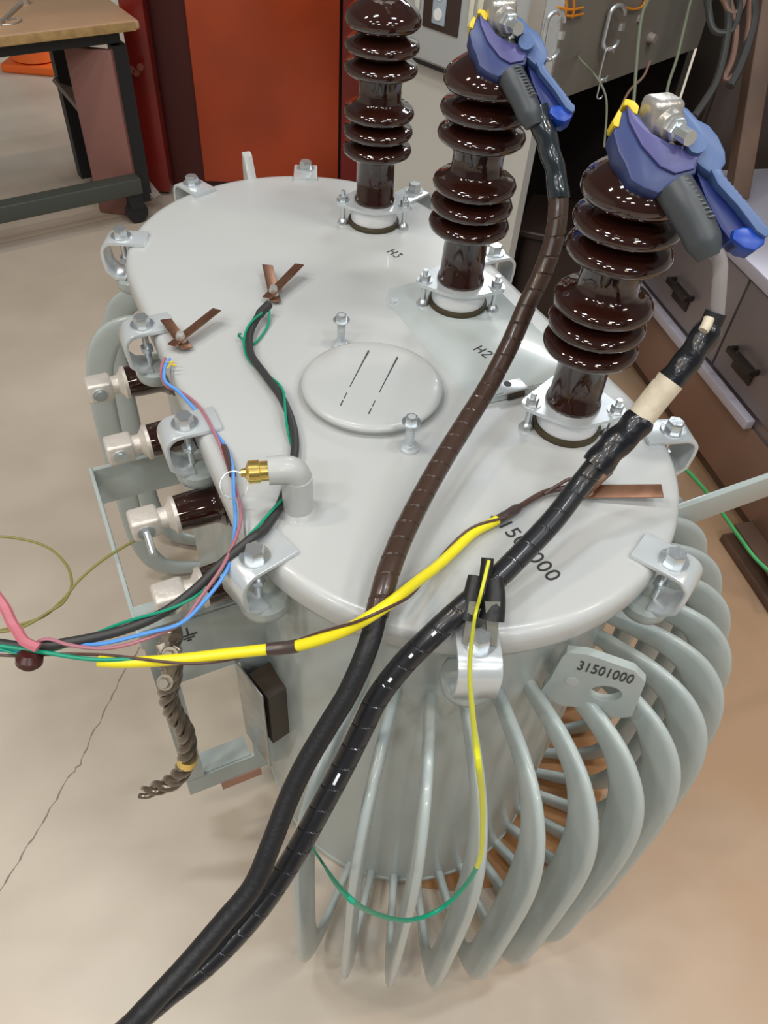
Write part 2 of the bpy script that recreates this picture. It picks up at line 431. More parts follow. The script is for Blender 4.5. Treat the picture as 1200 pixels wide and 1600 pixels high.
# high-voltage bushings
WX = d2t(Vector((1, 0, 0)))           # the picture's right, in the transformer's frame
def arc_pts(r0, r1, n, z0, z1): return
def make_hv():
    prof = [(0.0, 0.020), (0.0400, 0.020), (0.0400, 0.046), (0.0415, 0.050), (0.0405, 0.055), (0.0375, 0.058), (0.0365, 0.130)]
    def shed(zc, R, rc, up):
        return [(rc + 0.004, zc - 0.0070), (R - 0.020, zc - 0.0100), (R - 0.012, zc - 0.0125), (R - 0.006, zc - 0.0115), (R - 0.0015, zc - 0.0075), (R, zc - 0.002),
                (R - 0.002, zc + 0.0035), (R - 0.007, zc + 0.0075), (R - 0.014, zc + 0.0090), (rc + 0.008, zc + 0.0120), (rc + 0.002, zc + 0.0160), (rc, zc + 0.0195)]
    for zc in (0.153, 0.1865, 0.220): prof += shed(zc, 0.0667, 0.040, 0)
    prof += [(0.0395, 0.262)]
    for zc in (0.294, 0.330): prof += shed(zc, 0.0675, 0.040, 0)
    prof += [(0.044, 0.3555), (0.056, 0.354), (0.063, 0.357), (0.0672, 0.364), (0.0665, 0.372), (0.062, 0.380), (0.053, 0.388), (0.042, 0.396), (0.033, 0.401), (0.026, 0.403), (0.0, 0.404)]
    prof = sorted_keep(prof)
    bm = bmn(); lathe(bm, prof, seg=72); p = part('high_voltage_bushing', bm, M_PORC, sharp=60)
    bm = bmn(); lathe(bm, [(0.0, 0.0), (0.0515, 0.0), (0.0525, 0.003), (0.0525, 0.007), (0.051, 0.0095), (0.0, 0.010)]); part('base_gasket', bm, M_GASK, p)
    bm = bmn(); lathe(bm, [(0.0, 0.010), (0.0470, 0.010), (0.0475, 0.012), (0.0475, 0.040), (0.0468, 0.0415), (0.0, 0.0415)]); part('collar', bm, M_WHITE, p)
    # clamping flange: rounded three-lobed plate
    base = math.atan2(WX.y, WX.x)
    BA = (base - 0.22, base + PI + 0.22, base + PI / 2)
    pts = []
    for k in range(60):
        a = 2 * PI * k / 60
        for ba in BA: pts.append((0.063 * math.cos(ba) + 0.016 * math.cos(a), 0.063 * math.sin(ba) + 0.016 * math.sin(a)))
        pts.append((0.056 * math.cos(a), 0.056 * math.sin(a)))
    bm = bmn(); outer = []
    for k in range(96):       # outline of the hull of the three bosses and the centre ring
        a = 2 * PI * k / 96; d = (math.cos(a), math.sin(a)); outer.append(max(pts, key=lambda p: p[0] * d[0] + p[1] * d[1]))
    outer = [tuple((outer[k - 1][q] + outer[k][q] + outer[(k + 1) % 96][q]) / 3 for q in (0, 1)) for k in range(96)]
    inner = [(0.0385 * math.cos(2 * PI * k / 96), 0.0385 * math.sin(2 * PI * k / 96)) for k in range(96)]
    for (z0, z1) in ((0.042, 0.048),):
        rings = [[Vector((a, b, z)) for a, b in L] for L, z in ((inner, z0), (outer, z0), (outer, z1), (inner, z1), (inner, z0))]
        ring_tube(bm, rings, cap=False)
    fl = part('clamping_flange', bm, M_CLAMP, p, sharp=50)
    for bang in BA:
        c = Vector((0.064 * math.cos(bang), 0.064 * math.sin(bang), 0))
        bm = bmn(); cyl(bm, c + Z * 0.0, c + Z * 0.068, 0.0045, seg=12)
        hexhead(bm, c + Z * 0.048, Z, 0.0095, 0.009, ang=0.5)
        lathe(bm, [(0.0045, 0.0), (0.0115, 0.0), (0.0115, 0.003), (0.007, 0.010), (0.0045, 0.012)], c, seg=18)
        part('bolt', bm, M_ZINC, p)
    bm = bmn(); a = base + PI + 0.25; c = Vector((0.026 * math.cos(a), 0.026 * math.sin(a), 0.398))
    cyl(bm, c, c + Z * 0.020, 0.004, seg=12); hexhead(bm, c + Z * 0.006, Z, 0.0075, 0.010); part('dome_bolt', bm, M_ZINC, p)
    bm = bmn(); lathe(bm, [(0.0, 0.402), (0.031, 0.402), (0.032, 0.405), (0.032, 0.416), (0.026, 0.421), (0.015, 0.424), (0.013, 0.440), (0.0, 0.440)], seg=32)
    part('metal_cap', bm, M_ALU, p)
    # eye terminal: drilled aluminium block with a through bolt facing right and down
    bm = bmn(); a = math.atan2(WX.y, WX.x) - 1.12; ax = Vector((math.cos(a), math.sin(a), 0)); ay = Z.cross(ax)
    box(bm, Vector((0, 0, 0.446)), (0.034, 0.040, 0.046), rotmat(ax, ay, Z), bev=0.008)
    cyl(bm, Vector((0, 0, 0.446)) + ax * 0.015, Vector((0, 0, 0.446)) + ax * 0.026, 0.0175, 0.0155, seg=28)
    t = part('eye_terminal', bm, M_ALU, p)
    bm = bmn(); hexhead(bm, Vector((0, 0, 0.446)) + ax * 0.026, ax, 0.0125, 0.011, washer=False)
    cyl(bm, Vector((0, 0, 0.446)) + ax * 0.03, Vector((0, 0, 0.446)) + ax * 0.056, 0.0085, seg=8)
    part('terminal_bolt', bm, M_ZINC, p)
    return p
def sorted_keep(p): return p
hv = make_hv()
HV = [(-0.332, 0.188), (0.014, 0.185), (0.36, 0.177)]
for i, (s, t) in enumerate(HV):
    if i == 0: hv.location = V(s, t, 1.0)
    else: copy_part(hv, T, V(s, t, 1.011 if i == 1 else 1.0))

# raised pad under the middle bushing, with a bolt at one end and a drilled tab at the other
bm = bmn()
po = [(0.085, -0.072), (-0.240, -0.078), (-0.2445, -0.100), (-0.248, -0.285), (0.125, -0.290), (0.120, -0.100)]
pi_ = [(0.060, -0.100), (-0.238, -0.104), (-0.242, -0.114), (-0.245, -0.280), (0.100, -0.280), (0.092, -0.115)]
ring_tube(bm, [[Vector((a, b, 0.999)) for a, b in po], [Vector((a, b, 1.0125)) for a, b in pi_]])
bmesh.ops.bevel(bm, geom=bm.edges[:], offset=0.0025, segments=2, affect='EDGES')
pad = part('raised_pad', bm, M_PAD, sharp=50)
bm = bmn(); box(bm, V(-0.232, 0.150, 1.0125), (0.028, 0.044, 0.004), bev=0.001); tb = part('drilled_tab', bm, M_CLAMP, pad)
bm = bmn(); cyl(bm, V(-0.226, 0.145, 1.0140), V(-0.226, 0.145, 1.0150), 0.0065, seg=20); part('hole', bm, M_BLK, pad)
bm = bmn(); box(bm, V(-0.2470, 0.150, 1.0055), (0.003, 0.030, 0.009)); part('recess', bm, M_MUD, pad)
bm = bmn(); hexhead(bm, V(0.066, 0.085, 1.0), Z, 0.008, 0.007); part('pad_bolt', bm, M_CLAMP)

# hand hole cover
bm = bmn(); lathe(bm, [(0.0, 1.0), (0.104, 1.0), (0.104, 1.008), (0.110, 1.009), (0.1115, 1.013), (0.109, 1.017), (0.102, 1.020), (0.085, 1.0225), (0.05, 1.0245), (0.02, 1.025), (0.0, 1.025)], V(-0.150, -0.057, 0), seg=80)
hc = part('hand_hole_cover', bm, M_LID, sharp=60)
bm = bmn()
for a, b in (((576, 548), (532, 634)), ((621, 558), (576, 647))):
    p, q = w2t(oz(*a, 1.0255)), w2t(oz(*b, 1.0225)); d = (q - p)
    n = 12
    for k in range(n):
        u, v_ = p + d * (k / n), p + d * ((k + (0.62 if k == 10 else 1.0)) / n)
        ex = d.normalized(); ey = Z.cross(ex)
        prism(bm, [(0, -0.0008), ((v_ - u).length, -0.0008), ((v_ - u).length, 0.0008), (0, 0.0008)], u, ex, ey, ex.cross(ey), -0.003, 0.0012)
part('marker_line', bm, M_INK, hc)
for (s, t) in ((-0.020, -0.055), (-0.290, -0.061)):
    bm = bmn(); c = V(s, t, 1.0)
    cyl(bm, c, c + Z * 0.004, 0.016, seg=24); cyl(bm, c + Z * 0.004, c + Z * 0.009, 0.011, seg=6)
    cyl(bm, c, c + Z * 0.060, 0.0058, seg=14)
    for k in range(14): cyl(bm, c + Z * (0.011 + 0.0030 * k), c + Z * (0.0125 + 0.0030 * k), 0.0068, seg=14)
    part('threaded_stud', bm, M_CLAMP)
    bm = bmn(); hexhead(bm, c + Z * 0.049, Z, 0.0095, 0.009); part('nut', bm, M_ZINC, T)

# pressure relief valve
vb = V(-0.345, -0.253, 1.0)
bm = bmn()
left = d2t(Vector((-0.97, -0.24, 0)).normalized())
lathe(bm, [(0.0, 0.0), (0.027, 0.0), (0.024, 0.003), (0.0205, 0.006), (0.020, 0.062), (0.0, 0.062)], vb, seg=32)
elb = [vb + Z * 0.055, vb + Z * 0.068 + left * 0.002, vb + Z * 0.075 + left * 0.012, vb + Z * 0.076 + left * 0.022, vb + Z * 0.076 + left * 0.036]
tube(bm, elb, 0.0185, seg=24, step=0.004)
vlv = part('relief_valve', bm, M_LID)
bm = bmn(); p = vb + Z * 0.076 + left * 0.034
lathe(bm, [(0.0, 0.0), (0.013, 0.0), (0.013, 0.012), (0.015, 0.013), (0.015, 0.026), (0.011, 0.028), (0.006, 0.030), (0.005, 0.036), (0.0, 0.036)], p, left, seg=20)
br = part('brass_plug', bm, M_BRASS, vlv)
bm = bmn(); q = p + left * 0.046 + Z * -0.020
rr_ = []; ux = d2t(camX); uy = d2t(camY)
for k in range(41): rr_.append(q + (ux * math.cos(2 * PI * k / 40) + uy * math.sin(2 * PI * k / 40)) * 0.0175)
tube(bm, rr_, 0.0009, seg=6, raw=True); part('pull_ring', bm, M_ZINC, vlv)

# low-voltage bushings on the long side
def make_lv():
    bm = bmn()      # axis along +y from the tank wall
    lathe(bm, [(0.0, 0.0), (0.038, 0.0), (0.040, 0.006), (0.040, 0.016), (0.034, 0.022), (0.031, 0.030), (0.0305, 0.060), (0.029, 0.084), (0.0, 0.084)], (0, 0, 0), Y, seg=36)
    p = part('low_voltage_bushing', bm, M_PORC)
    bm = bmn(); lathe(bm, [(0.0, -0.004), (0.043, -0.004), (0.043, 0.008), (0.0, 0.008)], (0, 0, 0), Y, seg=32); part('gasket', bm, M_BLK, p)
    bm = bmn(); lathe(bm, [(0.0, 0.084), (0.031, 0.084), (0.031, 0.090), (0.024, 0.094), (0.017, 0.100), (0.017, 0.112), (0.0, 0.112)], (0, 0, 0), Y, seg=32)
    box(bm, (0, 0.134, 0.0), (0.040, 0.046, 0.040), bev=0.006)
    t = part('terminal', bm, M_BEIGE, p)
    bm = bmn(); cyl(bm, (-0.0185, 0.136, 0.0), (-0.023, 0.136, 0.0), 0.013, seg=24); cyl(bm, (-0.023, 0.136, 0), (-0.025, 0.136, 0), 0.009, seg=20); part('clamp_screw', bm, M_ZINC, p)
    return p
lv = make_lv()
for i, s in enumerate((0.208, 0.032, -0.151, -0.306)):
    if i == 0: lv.location = V(s, -RT, 0.85)
    else:
        c = copy_part(lv, T, V(s, -RT, 0.85))
        if i == 2:
            for ch in c.children:
                if ch.name.startswith('clamp_screw'):
                    bm = bmn(); cyl(bm, (-0.018, 0.136, -0.002), (-0.058, 0.136, -0.012), 0.0058, seg=14)
                    cyl(bm, (-0.018, 0.136, -0.002), (-0.021, 0.136, -0.002), 0.014, seg=20)
                    me = bpy.data.meshes.new('clamp_screw'); bm.to_mesh(me); bm.free(); me.materials.append(M_ZINC)
                    for q in me.polygons: q.use_smooth = True
                    me.set_sharp_from_angle(angle=0.6); ch.data = me

# hanging bracket: two cheeks off the tank wall, joined by a bar
def cheek(s, win):
    bm = bmn(); y0, y1 = RT - 0.004, 0.492
    def rect(a0, a1, z0, z1): box(bm, ((s), (a0 + a1) / 2, (z0 + z1) / 2), (0.008, a1 - a0, z1 - z0))
    if win:
        rect(y0, y1, 0.62, 0.785); rect(y0, 0.352, 0.20, 0.62); rect(0.455, y1, 0.26, 0.62); rect(0.352, y1, 0.20, 0.262)
        box(bm, (s + 0.020, (y0 + y1) / 2, 0.785), (0.048, y1 - y0, 0.008))
        box(bm, (s + 0.022, (y0 + y1) / 2 + 0.03, 0.262), (0.044, y1 - y0 - 0.06, 0.008))
    else:
        rect(y0, y1, 0.70, 0.785)
    return bm
part('bracket_cheek', cheek(-0.300, True), M_PAINT)
part('bracket_cheek', cheek(0.070, False), M_PAINT)
bm = bmn(); box(bm, (-0.115, 0.493, 0.765), (0.378, 0.007, 0.045), bev=0.002); part('bracket_bar', bm, M_PAINT)
bm = bmn(); box(bm, (-0.300, 0.385, 0.185), (0.012, 0.085, 0.030)); part('primer_pad', bm, M_TERRA)
# ground mark drawn on the near cheek: it faces the viewer
bm = bmn(); o = Vector((-0.3046, 0.425, 0.745)); gx, gy = Y * -1.0, Z
stroke(bm, [(0, 0.018), (0, -0.002)], o, gx, gy, 0.003); stroke(bm, [(-0.014, -0.002), (0.014, -0.002)], o, gx, gy, 0.003)
stroke(bm, [(-0.009, -0.009), (0.009, -0.009)], o, gx, gy, 0.003); stroke(bm, [(-0.004, -0.015), (0.004, -0.015)], o, gx, gy, 0.003)
part('ground_mark', bm, M_INK)
# nameplate on its bracket
bm = bmn(); R_ = rotmat(Vector((0.97, 0.24, 0)), Vector((-0.24, 0.97, 0)), Z)
box(bm, (-0.345, 0.350, 0.50), (0.085, 0.003, 0.26), R_, bev=0.001); npl = part('nameplate', bm, M_NAME)
bm = bmn(); box(bm, (-0.350, 0.318, 0.53), (0.060, 0.040, 0.16), R_); part('nameplate_bracket', bm, M_MUD, npl)

# far hanging arm on the high-voltage side
bm = bmn(); box(bm, V(-0.430, 0.50, 0.800), (0.012, 0.46, 0.062), bev=0.002); part('hanger_arm', bm, M_PAINT)

# lifting lug with the serial number, standing upright above the fins
a_, b_ = V(-0.622, 0.002, 0), V(-0.700, 0.092, 0)
ex = (b_ - a_).normalized(); ez = ex.cross(Z) ; ez = -ez if ez.x > 0 else ez
bm = bmn(); Ll = (b_ - a_).length
po = [(0.010, 0.918), (0.040, 0.926), (Ll - 0.02, 0.918), (Ll, 0.900), (Ll + 0.008, 0.812), (Ll - 0.012, 0.796), (0.060, 0.802), (0.032, 0.790), (0.0, 0.810), (0.006, 0.85)]
# plate built as a ring of quads around one large oval opening
cxo, czo = Ll * 0.68, 0.850
no = 48; outer = []; inner = []
def edge_hit(ang):
    d = Vector((math.cos(ang), math.sin(ang))); best = None
    for i in range(len(po)):
        p, q = Vector(po[i]), Vector(po[(i + 1) % len(po)]); e = q - p; den = d.x * e.y - d.y * e.x
        if abs(den) < 1e-9: continue
        rp = p - Vector((cxo, czo)); t = (rp.x * e.y - rp.y * e.x) / den; u = (rp.x * d.y - rp.y * d.x) / den
        if t > 0 and -1e-6 <= u <= 1 + 1e-6 and (best is None or t < best): best = t
    return (cxo + d.x * best, czo + d.y * best)
for k in range(no):
    g = 2 * PI * k / no
    outer.append(edge_hit(g)); inner.append((cxo + 0.020 * math.cos(g) + 0.004 * math.sin(g), czo + 0.020 * math.sin(g)))
def lp(q, h): return a_ + ex * q[0] + Z * q[1] + ez * h
rings = [[lp(q, h) for q in L] for L, h in ((inner, 0), (outer, 0), (outer, 0.012), (inner, 0.012), (inner, 0))]
ring_tube(bm, rings, cap=False)
lug = part('lifting_lug', bm, M_PAINT)
bm = bmn(); c = lp((0.034, 0.858), 0.0121); cyl(bm, c - ez * 0.0005, c + ez * 0.0008, 0.009, seg=28); part('drilled_hole', bm, M_LID, lug)
# visible face is the one towards the viewer
toc = d2t((CAMP - (TO + TU * -0.64 + TN * 0.04 + Z * 0.85)))
side = 0.0125 if ez.dot(toc) > 0 else -0.0005
zf = ez if side > 0 else -ez
exl = Z.cross(zf)
text_mesh('31501000', 0.030, 'serial_number', M_INK, lug, lp((Ll * 0.57, 0.898), side), exl, Z, sx=0.58)
# the far-end lug, seen edge on behind the lid
bm = bmn(); prism(bm, [(0.0, 0.90), (0.05, 0.96), (0.085, 1.025), (0.10, 1.03), (0.105, 0.90)], Vector((HS + RT - 0.01, 0, 0)), X, Z, Y, -0.025, -0.005, bev=0.002); part('lifting_lug', bm, M_LID)

# markings on the lid
def lid_frame(p, q, z):
    a, b = w2t(oz(*p, z)), w2t(oz(*q, z)); e = (b - a); e.z = 0; e.normalize(); return (a + b) / 2, e, Z.cross(e)
c, ex2, ey2 = lid_frame((776, 806), (865, 902), 1.0003); text_mesh('31501000', 0.031, 'serial_number', M_INK, lid, c, ex2, ey2)
Hs = [[(-0.011, 0.010), (-0.011, -0.010)], [(0.0, 0.010), (0.0, -0.010)], [(-0.011, 0.0), (0.0, 0.0)]]
two = [(0.006, 0.006), (0.010, 0.010), (0.015, 0.009), (0.015, 0.003), (0.006, -0.009), (0.017, -0.009)]
three = [(0.006, 0.009), (0.014, 0.009), (0.010, 0.002), (0.015, -0.002), (0.013, -0.009), (0.006, -0.009)]
for nm, p, q, dig, z in (('phase_mark', (738, 538), (774, 562), two, 1.0130), ('phase_mark', (606, 389), (630, 404), three, 1.0003)):
    c, e1, e2 = lid_frame(p, q, z); bm = bmn()
    for sgm in Hs + [dig]: stroke(bm, [(a - 0.003, b) for a, b in sgm], c, e1, e2, 0.0020)
    part(nm, bm, M_INK, lid)

# brown board the tank stands on
bm = bmn(); ring_tube(bm, [[tw(-0.26 + 0.42 * math.cos(2 * PI * k / 64), 0.14 + 0.42 * math.sin(2 * PI * k / 64), z) for k in range(64)] for z in (0.0, 0.004)])
tag(obj('floor_board', bm, mat('orange_brown_board', (0.50, 0.24, 0.09), 0.55, noise=0.25, nscale=7)), 'thin orange brown board on the floor under the near end of the tank', 'board')

# ------------------------------------------------------------------ clamps and leads
def wrapfn(pitch=0.030, seam=0.10, depth=0.07):
    def f(s, a, u):
        ph = (s / pitch - a / (2 * PI)) % 1.0
        return 1.0 - depth if ph < seam else 1.0
    return f
def make_test_clamp(parent, o, S, rot=0.0, name_labels=True):
    """insulated test clamp; outline measured in the plane facing the viewer, S metres per outline unit"""
    cx_ = camX * math.cos(rot) + camY * math.sin(rot); cy_ = camY * math.cos(rot) - camX * math.sin(rot); cz_ = camZ
    K = lambda pts: [((x - 960) * S / 2, -(y - 470) * S / 2) for x, y in pts]
    body = K([(752, 352), (728, 372), (706, 430), (722, 490), (742, 525), (760, 575), (800, 602), (846, 618), (888, 596), (925, 572), (962, 556), (968, 520), (950, 490), (915, 474), (878, 468), (842, 455), (812, 415), (790, 376), (772, 356)])
    bm = bmn(); prism(bm, body, o, cx_, cy_, cz_, -0.022, 0.012, bev=0.003); obj('lower_jaw', bm, M_BLUE, parent)
    top = K([(745, 352), (784, 391), (823, 437), (878, 469), (925, 477), (964, 508), (952, 547), (894, 562), (847, 539), (790, 474), (752, 400)])
    bm = bmn(); prism(bm, top, o, cx_, cy_, cz_, 0.010, 0.016, bev=0.002); jf = obj('jaw_face', bm, mat('violet_blue_plastic', (0.085, 0.085, 0.26), 0.38), parent)
    y1 = K([(742, 328), (770, 334), (785, 352), (780, 378), (766, 372), (750, 350), (736, 350)])
    y2 = K([(722, 362), (732, 372), (722, 416), (706, 412), (704, 395)])
    bm = bmn(); prism(bm, y1, o, cx_, cy_, cz_, -0.018, 0.014, bev=0.0015); prism(bm, y2, o, cx_, cy_, cz_, -0.010, 0.014, bev=0.001); obj('yellow_jaw_pad', bm, M_YEL, parent)
    arm = K([(916, 338), (940, 352), (972, 386), (1006, 404), (1034, 438), (1056, 486), (1058, 520), (1040, 548), (1012, 556), (984, 536), (958, 512), (948, 498), (962, 470), (968, 446), (948, 425), (926, 400), (908, 370)])
    bm = bmn(); prism(bm, arm, o, cx_, cy_, cz_, -0.020, 0.010, bev=0.003); ua = obj('upper_jaw', bm, M_LBLUE, parent)
    # handle with thumb ridges: a channel with a ridged back, hollow inside, closed end
    back = [(1008, 545), (1038, 540)]
    for k in range(12):
        x0, y0 = 1046 + k * 11.2, 556 + k * 13.2
        back += [(x0, y0), (x0 + 3, y0 + 9)]
    back += [(1188, 722), (1190, 745), (1176, 752), (1150, 735)] + [(1090, 655), (1030, 590)]
    bm = bmn(); prism(bm, K(back), o, cx_, cy_, cz_, -0.020, 0.012, bev=0.0012); obj('ridged_handle', bm, M_LBLUE, parent)
    ch = K([(975, 535), (1030, 588), (1095, 660), (1155, 735), (1140, 775), (1095, 770), (1050, 710), (1005, 620)])
    bm = bmn(); prism(bm, ch, o, cx_, cy_, cz_, -0.020, 0.001, bev=0.001); hc_ = obj('handle_channel', bm, mat('deep_blue_plastic', (0.008, 0.02, 0.14), 0.4), parent)
    endp = K([(1112, 715), (1150, 716), (1186, 742), (1182, 768), (1152, 790), (1118, 782), (1080, 752), (1085, 725)])
    bm = bmn(); prism(bm, endp, o, cx_, cy_, cz_, -0.022, 0.007, bev=0.003); obj('handle_end', bm, M_BBLUE, parent)
    P = lambda x, y, h: o + cx_ * ((x - 960) * S / 2) + cy_ * (-(y - 470) * S / 2) + cz_ * h
    bm = bmn(); cyl(bm, P(954, 478, 0.0), P(954, 478, 0.022), 0.0105, seg=20); obj('pivot_pin', bm, M_LBLUE, parent)
    # ribbed rubber sleeve
    bm = bmn(); sl = [P(905, 585, 0.0), P(935, 640, 0.002), P(975, 705, 0.0), P(1006, 765, -0.002), P(1022, 800, -0.004)]
    L = 0.10
    def sf(s, a, u): return (1.0 - 0.30 * max(0, u - 0.80) / 0.2) * (1.03 - 0.22 * u * (u < 0.8)) if u < 0.8 else 0.86 - 1.0 * (u - 0.8)
    def sf(s, a, u):
        base = 1.0 - 0.10 * u if u < 0.8 else 0.92 - 1.5 * (u - 0.8)
        return base
    tube(bm, sl, 0.0225 * S / 0.00075, seg=28, step=0.004, fn=sf); slv = obj('rubber_sleeve', bm, M_SLEEVE, parent)
    bm = bmn()
    for k in range(10):
        x, y = 916 + k * 8.8, 586 + k * 12.5
        d = Vector((0.9, 0.3, 0))
        tube(bm, [P(x - 4, y + 2, 0.0195), P(x + 7, y - 1, 0.0215), P(x + 18, y - 4, 0.0175)], 0.0011, seg=6, step=0.003)
    obj('grip_rib', bm, mat('sleeve_rib', (0.16, 0.17, 0.18), 0.35), slv)
    return P

# lead on the near bushing
b1 = tw(HV[0][0], HV[0][1], 1.0)
TL1 = thing('test_lead', 'blue test clamp on the nearest tall bushing, its cable banded with black and cream tape', 'test lead', b1 + Vector((0, 0, 0.45)))
o1 = dp(1080, 235, 0.845)
P1 = make_test_clamp(TL1, o1, 0.845 / FPX)
path = [(1108, 385, .84), (1124, 405, .85), (1124, 440, .86), (1120, 492, .88)]
bm = bmn(); tube(bm, [dp(*p) for p in path], 0.0085, seg=16); obj('cable_neck', bm, mat('pale_shrink_tube', (0.30, 0.27, 0.27), 0.3), TL1)
B = [(1119, 488, .88), (1104, 520, .89), (1080, 555, .90), (1050, 592, .91), (1025, 622, .92), (985, 672, .935), (945, 712, .945), (905, 760, .95), (865, 812, .935), (822, 858, .92), (775, 905, .90), (728, 945, .885), (678, 990, .885), (630, 1038, .895), (590, 1090, .905), (565, 1140, .915), (535, 1200, .925), (500, 1265, .93), (455, 1345, .935), (400, 1425, .93), (330, 1500, .92), (255, 1560, .905), (180, 1625, .89), (120, 1680, .88)]
BW = resample(crom([dp(*p) for p in B]), 0.0030)
def nearest(path, px, py):
    best = 0; bd = 1e9
    for i, p in enumerate(path):
        q = p - CAMP; x = q.dot(camX); y = -q.dot(camY); z = -q.dot(camZ)
        d = (600 + FPX * x / z - px) ** 2 + (800 + FPX * y / z - py) ** 2
        if d < bd: bd = d; best = i
    return best
def seg_between(path, a, b): return path[nearest(path, *a):nearest(path, *b) + 1]
i1 = nearest(BW, 945, 712); i2 = nearest(BW, 560, 1150)
bm = bmn(); tube(bm, BW[:i1 + 2], 0.0125, seg=20, raw=True)
tube(bm, BW[i1:], 0.0118, seg=20, raw=True); obj('cable', bm, M_BLACKR, TL1)
bm = bmn(); tube(bm, resample(BW[i1:], 0.0012), 0.0142, seg=24, raw=True, fn=wrapfn(0.030, 0.06, 0.10)); obj('spiral_wrap', bm, mat('black_spiral_wrap', (0.018, 0.018, 0.021), 0.32, 0, 0.2), TL1, sharp=18)
def lumpy(s, a, u): return 1.0 + 0.05 * math.sin(s * 190 + a * 2) + 0.04 * math.sin(s * 77 + 1.3 * a) - (0.30 * max(0, 0.12 - u) / 0.12)
bm = bmn(); tube(bm, seg_between(BW, (1112, 500), (1040, 602)), 0.0160, seg=24, raw=True, fn=lumpy)
tube(bm, seg_between(BW, (1006, 646), (930, 730)), 0.0190, seg=24, raw=True, fn=lumpy); obj('black_tape', bm, M_TAPE, TL1)
bm = bmn(); tube(bm, seg_between(BW, (1047, 594), (1000, 652)), 0.0170, seg=24, raw=True); obj('cream_tape', bm, M_CREAM, TL1)
bm = bmn(); tube(bm, [dp(1108, 497, .872), dp(1104, 508, .872), dp(1098, 518, .872)], 0.006, seg=12); obj('cream_core', bm, M_CREAM, TL1)
# pale nicks in the wrap
def nick(bm, path, px, py, r, L=0.010):
    i = nearest(path, px, py); p = path[i]; t = (path[i + 2] - path[i - 2]).normalized(); n = (CAMP - p).normalized(); s = t.cross(n).normalized(); n = s.cross(t)
    box(bm, p + n * r, (0.0035, L, 0.0016), rotmat(s, t, n), bev=0.0006)
bm = bmn()
for q, L in (((683, 988), .007), ((645, 1018), .006), ((612, 1055), .006), ((532, 1212), .016)): nick(bm, BW, q[0], q[1], 0.0145, L)
obj('white_nick', bm, M_WHITE, TL1)

# lead on the middle bushing
b2 = tw(HV[1][0], HV[1][1], 1.0)
TL2 = thing('test_lead', 'blue jawed test clamp on the middle bushing with brown spiral wrapped black cable', 'test lead', b2 + Vector((0, 0, 0.45)))
o2 = dp(820, 78, 1.045)
P2 = make_test_clamp(TL2, o2, 0.00072 * 0.86, rot=-0.06)
A = [(838, 168, 1.05), (850, 205, 1.06), (862, 245, 1.07), (871, 285, 1.08), (872, 330, 1.09), (864, 380, 1.10), (846, 430, 1.11), (822, 480, 1.11), (796, 540, 1.105), (762, 605, 1.09), (728, 660, 1.06), (694, 715, 1.02), (660, 775, .98), (630, 835, .94), (608, 890, .905), (594, 940, .884), (575, 1010, .872), (545, 1080, .875), (515, 1130, .88), (478, 1192, .885), (450, 1250, .888), (425, 1315, .888), (395, 1385, .888), (350, 1440, .885), (290, 1510, .875), (225, 1580, .86), (150, 1660, .85)]
AW = resample(crom([dp(*p) for p in A]), 0.0030)
bm = bmn(); tube(bm, AW, 0.0112, seg=20, raw=True); obj('cable', bm, M_BLACKR, TL2)
k0, k1 = nearest(AW, 871, 300), nearest(AW, 588, 965)
bm = bmn(); tube(bm, resample(AW[k0:k1], 0.0012), 0.0142, seg=24, raw=True, fn=wrapfn(0.027, 0.065, 0.10)); obj('spiral_wrap', bm, M_WRAP, TL2, sharp=18)
def hump(s, a, u): return 1.0 + 0.06 * math.sin(s * 160 + a) + 0.05 * math.sin(s * 60)
bm = bmn(); tube(bm, AW[:k0 + 4], 0.0150, seg=24, raw=True, fn=hump); obj('heat_shrink', bm, mat('glossy_black_shrink', (0.020, 0.028, 0.034), 0.22, 0, 0.5), TL2)
bm = bmn(); tube(bm, AW[k1 - 3:k1 + 200], 0.0125, seg=20, raw=True); obj('end_boot', bm, M_BLACKR, TL2)

# slim leads with copper clips
def clip(parent, c, d1, d2, L1, L2, w=0.020, lift=0.12):
    """two crossed copper strips lying on the lid, pinned by a small hex bolt"""
    for i, (d, L) in enumerate(((d1, L1), (d2, L2))):
        d = Vector((d.x, d.y, 0)).normalized(); n = Vector((-d.y, d.x, 0))
        bm = bmn(); e = d * math.cos(lift) + Z * math.sin(lift); up = e.cross(n); up = -up if up.z < 0 else up
        rr = (n * math.cos(0.2) + up * math.sin(0.2)) if i == 0 else (n * math.cos(0.2) - up * math.sin(0.2))
        u2 = e.cross(rr); 
        box(bm, c + d * (L * 0.5 - 0.022) + Z * (0.010 + 0.006 * i), (L, w, 0.0022), rotmat(e, rr, u2), bev=0.0008)
        obj('copper_strip', bm, M_COPPER, parent)
    bm = bmn(); hexhead(bm, c + Z * 0.016, Vector((0.1, -0.3, 1)), 0.007, 0.006, washer=False); cyl(bm, c + Z * 0.002, c + Z * 0.017, 0.010, 0.008, seg=12)
    obj('clip_bolt', bm, M_ALU, parent)
def wdir(p, q, z): return (oz(*q, z) - oz(*p, z))
